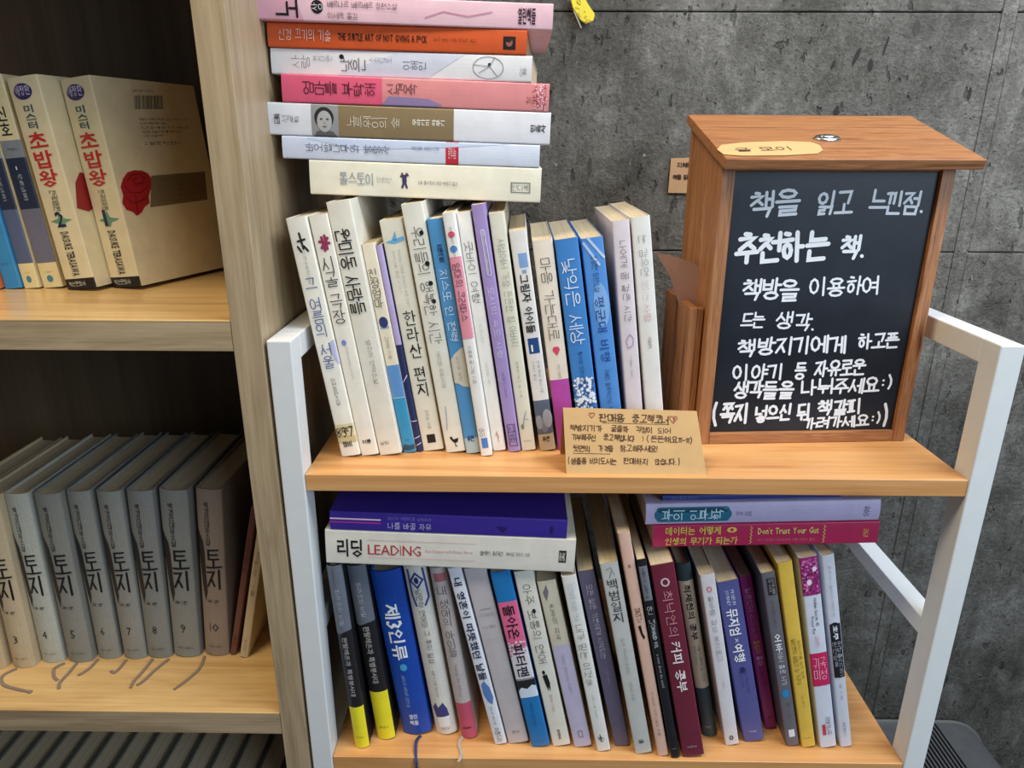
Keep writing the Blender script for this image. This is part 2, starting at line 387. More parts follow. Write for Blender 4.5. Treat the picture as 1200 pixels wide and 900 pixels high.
def frame_book(p_tail0, p_head0, p_head1, plane, yaw=0, lying=False):
    """pixels of tail corner (x=0), head corner (x=0), head corner (x=w) -> matrix, w, h.  plane = ('z', shelf height) or ('y', depth)"""
    P0 = hitZ(*p_tail0, plane[1]) if plane[0] == 'z' else hitY(*p_tail0, plane[1])
    return frame_from(P0, p_head0, p_head1, yaw)
def frame_from(P0, p_head0, p_head1, yaw=0):
    ax = Vector((math.cos(yaw), math.sin(yaw), 0)); dn = Vector((-math.sin(yaw), math.cos(yaw), 0))
    H0 = hitP(*p_head0, P0, dn); H1 = hitP(*p_head1, P0, dn)
    e = H0-P0; h = e.length; e.normalize()
    xd = e.cross(dn)*-1; xd = dn.cross(e)
    if xd.dot(H1-H0) < 0: xd = -xd
    w = (H1-H0).dot(xd)
    M = Matrix(((xd.x, dn.x, e.x, P0.x), (xd.y, dn.y, e.y, P0.y), (xd.z, dn.z, e.z, P0.z), (0, 0, 0, 1)))
    return M, w, h

# ================================================================ STRUCTURE
YF = .544            # plane of the two shelf fronts
YW = .93             # face of the concrete wall
wall = empty('wall_back', Matrix.Identity(4)); tag(wall, kind='structure')
sx0, sx1 = hitY(1138, 200, YW).x, hitY(1154, 200, YW).x     # upright board-mark ridge
zs = [-.0, hitY(1160, 296, YW).z, hitY(1000, 14, YW).z, 2.7]
xs = [(-2.2, sx0), (sx1, 2.6)]
for (xa, xb) in xs:
    for za, zb in zip(zs, zs[1:]):
        box('concrete_panel', xa+.0006, xb-.0006, YW, YW+.08, za+.0006, zb-.0006, concrete(), wall, .0016)
box('joint_bed', -2.2, 2.6, YW+.006, YW+.09, 0, 2.7, concrete(), wall, 0)
bm = bmesh.new(); bm_box(bm, sx0-.001, sx0+.0058, YW-.0010, YW+.03, 0, 2.7, .0009); bm_box(bm, sx0+.005, sx1+.001, YW+.0012, YW+.03, 0, 2.7, .0005)
bm_obj('joint_ridge', bm, concrete(), wall)
# chipped hollows in the concrete: flat patches in darker and paler tones
def chip(px, py, L, wd, ang, deep=(44, 43, 41)):
    c = hitY(px, py, YW); bm = bmesh.new(); n = 12; rnd = random.Random(int(px*7+py))
    ring = []
    for i in range(n):
        a = 2*math.pi*i/n; x = math.cos(a)*wd*rnd.uniform(.7, 1.15); z = math.sin(a)*L*rnd.uniform(.8, 1.1)
        ring.append(bm.verts.new((c.x+x*math.cos(ang)-z*math.sin(ang), YW-.0004, c.z+x*math.sin(ang)+z*math.cos(ang))))
    bm.faces.new(ring); bm_obj('stain', bm, paint(deep, .9, .25, 'stain'), wall)
for a in [(1004, 66, .011, .003, -.35), (976, 76, .006, .002, -.3), (1020, 76, .008, .003, .1), (980, 131, .007, .0035, -.1), (1074, 33, .010, .004, 0, (70, 68, 64)), (1038, 54, .012, .0015, -.2),
          (661, 68, .007, .0009, 0), (712, 40, .007, .0012, 0), (803, 15, .003, .002, 0), (691, 195, .012, .003, 0, (74, 70, 64)), (733, 60, .003, .0016, 0), (1136, 110, .008, .002, 0), (1046, 420, .008, .002, 0)]:
    chip(*a)
for a in [(1033, 765, .016, .0007, -.1, (120, 116, 106)), (1150, 795, .0007, .012, .2, (118, 114, 104)), (755, 182, .002, .002, .5, (150, 140, 118)), (1147, 790, .0008, .009, -.5, (118, 114, 106))]:
    chip(*a)
fl = box('floor', -2.2, 2.6, -1.2, YW+.08, -.05, 0, paint((92, 88, 84), .6, .15, 'floor'), None, 0); tag(fl, kind='structure')

# ================================================================ OAK BOOKCASE (left)
bxl = hitY(222, 0, YF).x; bxr = hitY(262.5, 0, YF).x
t = .025; BD = .31
zmid = hitY(130, 375, YF).z; zlow = hitY(160, 834, YF).z; gap = zmid-zlow
bc = empty('bookcase', loc((bxl-.4, YF, 0)))
tag(bc, 'tall pale oak bookcase with thick shelves along the left side', 'bookcase')
def rel(o, root):
    o.data.transform(Matrix.Translation(-root.matrix_world.translation)); return o
LX = -.86
rel(box('side_panel', bxl, bxr, YF, YF+BD, 0, 2.2, oak(2), bc, .0006), bc)
rel(box('side_panel', LX-t, LX, YF, YF+BD, 0, 2.2, oak(2), bc, .0006), bc)
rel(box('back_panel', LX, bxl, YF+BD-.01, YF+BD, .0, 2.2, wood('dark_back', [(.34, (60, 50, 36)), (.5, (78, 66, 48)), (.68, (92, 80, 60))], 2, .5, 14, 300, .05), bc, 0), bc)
for z in (zmid+gap, zmid, zlow, zlow-gap):
    rel(box('shelf', LX+.0004, bxl-.0004, YF+.0012, YF+BD-.0105, z-t, z-.0014, oak(0), bc, 0), bc)
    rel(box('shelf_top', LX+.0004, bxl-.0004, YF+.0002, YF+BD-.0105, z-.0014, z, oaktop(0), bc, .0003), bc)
    rel(box('edge_band', LX+.0004, bxl-.0004, YF+.0002, YF+.0012, z-t, z-.0016, oak(0), bc, 0), bc)

# ================================================================ WHITE STEEL RACK WITH PINE SHELVES (right)
mxl = max(hitY(311.5, 399, YF).x, bxr+.0008)
tw, td = .0198, .0235
mxr = hitY(1137, 562, YF).x+tw
ztop = hitY(311, 399, YF).z; zup = hitY(740, 560, YF).z; zlo = hitY(1045, 896, YF).z
zrail = hitY(1083, 723, YF+td).z; MD = .31
rk = empty('metal_rack', loc(((mxl+mxr)/2, YF, 0)))
tag(rk, 'white steel tube rack with two pine shelves by the concrete wall', 'shelf rack')
for x in (mxl, mxr-tw):
    for y in (YF, YF+MD-td):
        rel(box('post', x, x+tw, y, y+td, 0, ztop-.0002, steel(), rk, .0012), rk)
    rel(box('top_rail', x, x+tw, YF+td-.0002, YF+MD-td+.0002, ztop-.021, ztop-.0002, steel(), rk, .0012), rk)
    rel(box('side_rail', x+.0002, x+tw-.0002, YF+td-.0002, YF+MD-td+.0002, zrail-.018, zrail, steel(), rk, .001), rk)
    rel(box('side_rail', x+.0002, x+tw-.0002, YF+td-.0002, YF+MD-td+.0002, .10, .118, steel(), rk, .001), rk)
sb = .0155
for z in (zup, zlo):
    rel(box('pine_shelf', mxl+tw+.0004, mxr-tw-.0004, YF+.001, YF+MD-.002, z-sb, z, pine(0), rk, .0006), rk)
rel(box('back_rail', mxl+tw, mxr-tw, YF+MD-td, YF+MD-.004, zlo-sb-.02, zlo-sb-.0005, steel(), rk, .001), rk)

# ================================================================ BOOK ROWS
def M_at(M, dx): return Matrix.Translation((dx, 0, 0)) @ M
def resolve(fr):
    """keep neighbours of a leaning row from cutting into each other: trim the thickness, then nudge"""
    for i in range(1, len(fr)):
        (M0, w0, h0), (M1, w1, h1) = fr[i-1], fr[i]
        worst = 1
        for s in (0, .25, .5, .75, 1):
            p = M1 @ Vector((0, 0, h1*s)); q = M0.inverted() @ p
            if -.002 < q.z < h0+.002: worst = min(worst, q.x-w0)
            p = M0 @ Vector((w0, 0, h0*s)); q = M1.inverted() @ p
            if -.002 < q.z < h1+.002: worst = min(worst, -q.x)
        if worst < .0003:
            need = .0003-worst
            cut = min(need, w0*.10); w0 -= cut; need -= cut
            if need > 0: M1 = M_at(M1, need)
            fr[i-1] = (M0, w0, h0); fr[i] = (M1, w1, h1)
    return fr
def ground(M, w, z):
    """rest the lowest corner exactly on the shelf"""
    lo = min((M @ Vector((x, 0, 0))).z for x in (0, w)); return Matrix.Translation((0, 0, z-lo+.0003)) @ M

WB = (238, 234, 224); INK = (40, 38, 38); GREY = (120, 116, 112)
def line_z(pl, pr, Y):
    a, c = hitY(*pl, Y), hitY(*pr, Y); return lambda x: (a.z+(c.z-a.z)*(x-a.x)/(c.x-a.x)) if a.x-.002 < x < c.x+.002 else 9
def row(data, zshelf, group, depth=.145, ceil=()):
    fr = [frame_book(b['p'][0], b['p'][1], b['p'][2], ('z', zshelf)) for b in data]
    fr = resolve(fr)
    out = []
    for b, (M, w, h) in zip(data, fr):
        M = ground(M, w, zshelf)
        for _ in range(40):
            if all((M @ Vector((x, 0, h))).z <= f((M @ Vector((x, 0, h))).x)-.0006 for x in (0, w) for f in ceil): break
            h -= .0006
        out.append(make_book(b.get('name', 'paperback'), M, w, h, b.get('d', depth), b['c'], b['i'], b['l'], group,
                   hard=b.get('hard', False), bulge=b.get('bulge'), fabric=b.get('fabric', False)))
    return out

U = [
 dict(p=[(400, 535.6), (334, 257), (361, 254)], c=(238, 233, 218), l='white paperback with blue handwritten title and yellowed sticker, leftmost on the upper pine shelf',
   i=[('L', [[(.5, .06), (.55, .12)], [(.35, .09), (.7, .085)], [(.3, .11), (.42, .13)], [(.6, .11), (.75, .13)]], INK, .05), ('T', '이현수장편소설', .13, .26, .14, GREY, 'N', 'R', .52),
      ('T', '그 여름의 서울', .235, .61, .54, (58, 84, 150), 'H', 'S', .5, .06), ('P', [(.75, .50), (1, .49), (1, .6), (.8, .57)], (186, 184, 216)),
      ('T', '이현장편소설', .65, .77, .22, (60, 58, 70), 'N', 'S', .5), ('B', .855, .91, (222, 206, 158)), ('T', '영화', .868, .893, .42, (60, 52, 40), 'N', 'R', .5, .02), ('B', .91, .94, (206, 190, 140)), ('T', '813.7', .914, .937, .6, (70, 60, 44), 'N', 'A', .5),
      ('T', '창비', .957, .5, .3, (30, 30, 40), 'H', 'A', .5, .1)]),
 dict(p=[(423.5, 534.5), (361, 253.5), (384, 248)], c=(238, 232, 216), l='cream paperback with black handwritten title under a small dark red splash mark',
   i=[('L', [[(.3, .10), (.8, .11)], [(.35, .125), (.75, .09)], [(.45, .085), (.5, .135)], [(.62, .08), (.64, .13)]], (150, 52, 88), .07), ('T', '시골 극장', .16, .43, .66, INK, 'H', 'S', .5, .055),
      ('E', .505, .42, .012, .13, (126, 140, 200)), ('T', '김종광소설', .52, .66, .13, (140, 136, 130), 'N', 'S', .5), ('T', '이룸', .945, .5, .2, INK, 'H', 'A', .5, .14)]),
 dict(p=[(445, 534), (380.6, 234.4), (412, 231)], c=(232, 226, 210), l='tallest thick cream book with bold black brush title, third on the upper pine shelf', d=.15,
   i=[('T', '원미동 사람들', .10, .42, .6, (30, 28, 28), 'H', 'R', .42, .07), ('T', '양귀자 연작소설', .52, .70, .2, GREY, 'N', 'R', .55), ('T', '살림', .955, .45, .16, INK, 'N', 'A', .35)]),
 dict(p=[(473, 531), (423, 287), (439.8, 288)], c=(234, 222, 196), l='short cream and blue paperback with a small round navy picture on its spine',
   i=[('T', '친정엄마', .11, .29, .62, (40, 38, 40), 'H', 'S', .45, .06), ('E', .355, .5, .026, .34, (52, 62, 110)), ('B', .375, .385, (150, 170, 200), .2, .85), ('T', '고혜정 지음', .42, .53, .26, GREY, 'N', 'R', .5),
      ('B', .56, .72, (96, 146, 200)), ('B', .72, 1.0, (58, 148, 192)), ('L', [[(.03, .56), (.03, .72), (.97, .72)]], (220, 230, 240), .02), ('P', [(0, .975), (.2, .955), (.6, .965), (1, .96), (1, .985), (.5, .99), (0, .985)], (44, 80, 100)), ('T', '푸른숲', .94, .4, .12, (30, 50, 80), 'N', 'A', .5)]),
 dict(p=[(488.6, 530), (440.3, 288), (447.5, 287)], c=(38, 46, 92), l='thin paperback, lilac at the top and navy with white lines below', d=.14,
   i=[('B', 0, .46, (186, 170, 214)), ('L', [[(.1, .64), (.9, .61)], [(.0, .84), (1, .84)], [(0, .93), (1, .92)], [(.2, .965), (1, .955)]], (232, 236, 244), .06)]),
 dict(p=[(496, 529), (444, 259.5), (470.5, 256)], c=(232, 226, 206), l='cream paperback with large black title below a small blue boat mark',
   i=[('P', [(.1, .085), (.95, .07), (.95, .085), (.5, .095)], (110, 178, 220)), ('P', [(.4, .08), (.62, .045), (.62, .085)], (110, 178, 220)), ('T', '제주에서 전해온 한라산의 바람 이야기', .12, .36, .13, (160, 156, 150), 'N', 'R', .62), ('T', '오백년을 품은 이야기', .12, .30, .12, (170, 166, 160), 'N', 'R', .38),
      ('T', '한라산 편지', .37, .755, .56, (28, 26, 26), 'N', 'S', .55), ('T', '오희삼 지음', .81, .90, .16, GREY, 'N', 'R', .52), ('B', .925, .965, (30, 28, 26), .3, .7)]),
 dict(p=[(523, 531), (468.5, 236), (494.4, 234)], c=(234, 230, 214), l='tall ivory paperback with thin black hand-drawn title and a tiny black bird at its foot', d=.15,
   i=[('T', '우리들의 행복한 시간', .085, .54, .56, (40, 40, 40), 'H', 'R', .52, .04), ('E', .11, .72, .009, .1, (20, 20, 20)), ('E', .225, .74, .01, .11, (20, 20, 20)), ('E', .30, .74, .009, .1, (20, 20, 20)), ('E', .37, .74, .009, .1, (20, 20, 20)),
      ('T', '공지영 장편소설', .57, .72, .2, (150, 148, 140), 'N', 'S', .5), ('L', [[(.25, .90), (.35, .84), (.38, .80)]], (160, 176, 196), .02), ('P', [(.3, .935), (.42, .93), (.48, .945), (.75, .94), (.68, .958), (.5, .96), (.4, .95)], (24, 24, 24)), ('L', [[(.55, .955), (.55, .975), (.62, .975)]], (24, 24, 24), .02)]),
 dict(p=[(546.5, 532), (499.6, 258), (517.6, 255)], c=(84, 152, 206), l='sky blue paperback with white handwriting and a pale cloud band across its spine',
   i=[('T', '이스라엘의 작은 이야기', .10, .17, .36, (24, 44, 80), 'N', 'R', .55), ('T', '지스또 인 편력', .20, .50, .52, (230, 240, 246), 'H', 'R', .5, .06), ('P', [(.0, .575), (.35, .55), (.8, .53), (1, .525), (1, .70), (.6, .695), (.3, .68), (0, .675)], (214, 210, 190)),
      ('T', '김진경 장편', .56, .67, .18, (190, 80, 100), 'N', 'R', .5), ('B', .93, 1, (180, 204, 210), 0, 1), ('T', '푸른', .945, .5, .4, (30, 70, 130), 'H', 'A', .5, .1)]),
 dict(p=[(563.7, 535), (517.8, 251), (532.4, 250.3)], c=(240, 236, 228), l='thin white paperback with a long pink panel holding a black title',
   i=[('E', .08, .5, .012, .28, (220, 90, 110)), ('E', .135, .5, .013, .3, (84, 140, 206)), ('T', '어른을위한동화', .05, .17, .2, (80, 80, 90), 'N', 'S', .5), ('B', .165, .49, (232, 150, 164)), ('T', '엄마의 크레파스', .19, .42, .62, (40, 34, 40), 'N', 'R', .5),
      ('T', '이종봉 글 그림 지음', .52, .68, .3, (110, 108, 106), 'N', 'R', .5), ('T', '아이', .875, .915, .5, (40, 60, 110), 'N', 'S', .45), ('B', .92, .965, (80, 130, 200), .25, .8)]),
 dict(p=[(578, 529), (534.6, 250.3), (551.2, 249.6)], c=(236, 230, 218), l='plain off-white paperback with faint grey handwriting, pressed against the lilac book',
   i=[('T', '굿바이 여행', .11, .36, .58, (70, 70, 72), 'H', 'R', .5, .05), ('T', '산문집', .44, .52, .2, (176, 180, 176), 'N', 'S', .5), ('T', '오성찬 씀', .61, .70, .2, (130, 128, 126), 'N', 'S', .5), ('L', [[(.4, .93), (.5, .91), (.6, .94)], [(.5, .92), (.55, .96)]], (190, 150, 150), .03)]),
 dict(p=[(596, 530), (551.5, 237.5), (567.5, 236.4)], c=(166, 144, 196), l='lilac paperback with white lettering, standing tall in the middle of the upper row',
   i=[('L', [[(.55, .10), (.6, .26)]], (226, 218, 238), .17), ('L', [[(.55, .10), (.6, .26)]], (166, 144, 196), .12), ('T', '도쿄 산책자', .09, .27, .16, (240, 236, 246), 'N', 'R', .56), ('T', '도시의 속도 사랑', .31, .60, .42, (226, 218, 240), 'H', 'R', .5, .055), ('T', '이해선 지음', .655, .76, .2, (70, 40, 130), 'N', 'S', .5),
      ('T', '시공사', .885, .965, .5, (60, 40, 90), 'N', 'S', .5), ('L', [[(.2, .88), (.8, .88), (.8, .975), (.2, .975), (.2, .88)], [(.2, .912), (.8, .912)], [(.2, .944), (.8, .944)]], (60, 40, 90), .025)]),
 dict(p=[(611.5, 528.7), (572.5, 251), (590.6, 250)], c=(228, 224, 202), l='cream paperback with pale outlined title and a green sprig near its foot',
   i=[('T', '세상에서 가장 든든한 힘 아버지', .10, .54, .5, (132, 132, 122), 'H', 'R', .55, .04), ('T', '윤문원 엮고 씀 지음', .60, .76, .16, (130, 126, 110), 'N', 'R', .5), ('L', [[(.3, .90), (.45, .86), (.7, .82)], [(.5, .855), (.75, .86)]], (130, 160, 170), .025), ('E', .89, .3, .012, .11, (120, 150, 120)), ('T', '씽크파워', .96, .5, .12, INK, 'N', 'A', .5)]),
 dict(p=[(633, 528.7), (596.3, 272), (616.5, 271)], c=(234, 228, 220), l='white paperback with bold black title, blue number 1 square and round objects photo',
   i=[('B', .095, .155, (130, 166, 214), .35, .85), ('B', .165, .18, (130, 166, 214), .45, .7), ('T', '그림자 아이들', .185, .445, .56, (24, 22, 24), 'N', 'R', .5, .025), ('B', .465, .535, (32, 74, 130), .2, .85), ('T', '1', .525, .3, .42, (244, 244, 240), 'N', 'A', .5, .03),
      ('T', '마거릿 피터슨 해딕스 지음', .57, .72, .16, (80, 78, 84), 'N', 'R', .65), ('T', '이혜선 옮김', .57, .66, .15, (80, 78, 84), 'N', 'R', .35), ('B', .755, .92, (96, 104, 124)), ('E', .86, .2, .035, .22, (160, 164, 176)), ('E', .845, .75, .045, .3, (172, 176, 186)), ('E', .885, .5, .028, .2, (128, 132, 146)), ('B', .915, 1, (196, 180, 150)), ('T', '푸른', .955, .5, .3, (50, 44, 40), 'H', 'A', .5, .09)]),
 dict(p=[(654.5, 528), (623.6, 283), (647.5, 281.3)], c=(240, 226, 206), l='cream paperback with a magenta lower half and a small pink heart under the title',
   i=[('T', '마음 가는대로', .08, .46, .52, (44, 40, 40), 'H', 'R', .5, .045), ('E', .50, .48, .014, .13, (222, 76, 104)), ('E', .50, .58, .014, .13, (222, 76, 104)), ('P', [(.36, .505), (.7, .505), (.54, .53)], (222, 76, 104)), ('T', '수산나 타마로', .57, .64, .14, (120, 116, 110), 'N', 'R', .55), ('B', .645, 1, (186, 76, 164))]),
 dict(p=[(681, 529), (649.6, 282), (677, 277.6)], c=(66, 132, 200), l='blue paperback with large white title over a speckled white crowd photo', d=.15,
   i=[('T', '낯익은 세상', .09, .48, .60, (236, 244, 250), 'H', 'R', .48, .05), ('T', '황석영 장편소설', .51, .66, .18, (20, 40, 90), 'N', 'R', .5), ('N', .64, .97, .05, .95, [(226, 236, 246), (60, 90, 150), (240, 244, 250)], 90, .09)]),
 dict(p=[(709.5, 528), (680.6, 280.7), (706.5, 277.3)], c=(84, 146, 216), l='pale blue paperback with navy title and light diagonal streaks at the top', d=.15,
   i=[('L', [[(.1, .02), (.7, .12)], [(.3, .0), (.95, .09)]], (186, 208, 236), .06), ('E', .30, .6, .10, .35, (130, 176, 226), .0002), ('T', '조정현 장편소설', .075, .24, .26, (34, 60, 110), 'N', 'R', .5), ('T', '평균대 비행', .26, .57, .46, (34, 70, 140), 'N', 'R', .52), ('T', '제4회 블루픽션상 수상작', .60, .84, .22, (34, 60, 120), 'N', 'R', .5)]),
 dict(p=[(737.8, 528), (716.8, 260), (737.4, 256.4)], c=(226, 214, 216), l='pale pink-white paperback with grey title and a small lilac ring drawing', d=.15,
   i=[('T', '나에게 꿈 같은 시간', .08, .42, .40, (90, 84, 92), 'H', 'R', .52, .05), ('L', [[(.3, .50), (.55, .47), (.75, .49), (.7, .52), (.4, .53), (.3, .50)]], (190, 160, 196), .025), ('T', '고봉준 지음', .57, .66, .14, (110, 106, 112), 'N', 'S', .5), ('E', .83, .4, .01, .1, (60, 50, 50))]),
 dict(p=[(760.5, 528), (739.5, 255.8), (761.6, 250.2)], c=(236, 232, 224), l='white paperback with pale grey and pink title, rightmost of the upper standing row', d=.155,
   i=[('T', '눈 감으면', .07, .24, .42, (150, 156, 150), 'H', 'R', .52, .045), ('T', '보이는', .25, .34, .38, (214, 196, 206), 'H', 'R', .5, .045), ('T', '사랑', .35, .43, .38, (226, 166, 178), 'H', 'R', .5, .045), ('T', '김형경', .49, .54, .2, (90, 88, 90), 'N', 'S', .5)]),
]
YS1, YS2, YS3 = .612, .556, .568   # fronts of the three lying stacks
row(U, zup, 'books standing on the upper pine shelf', ceil=[line_z((364, 227.3), (633, 237.7), YS1)])

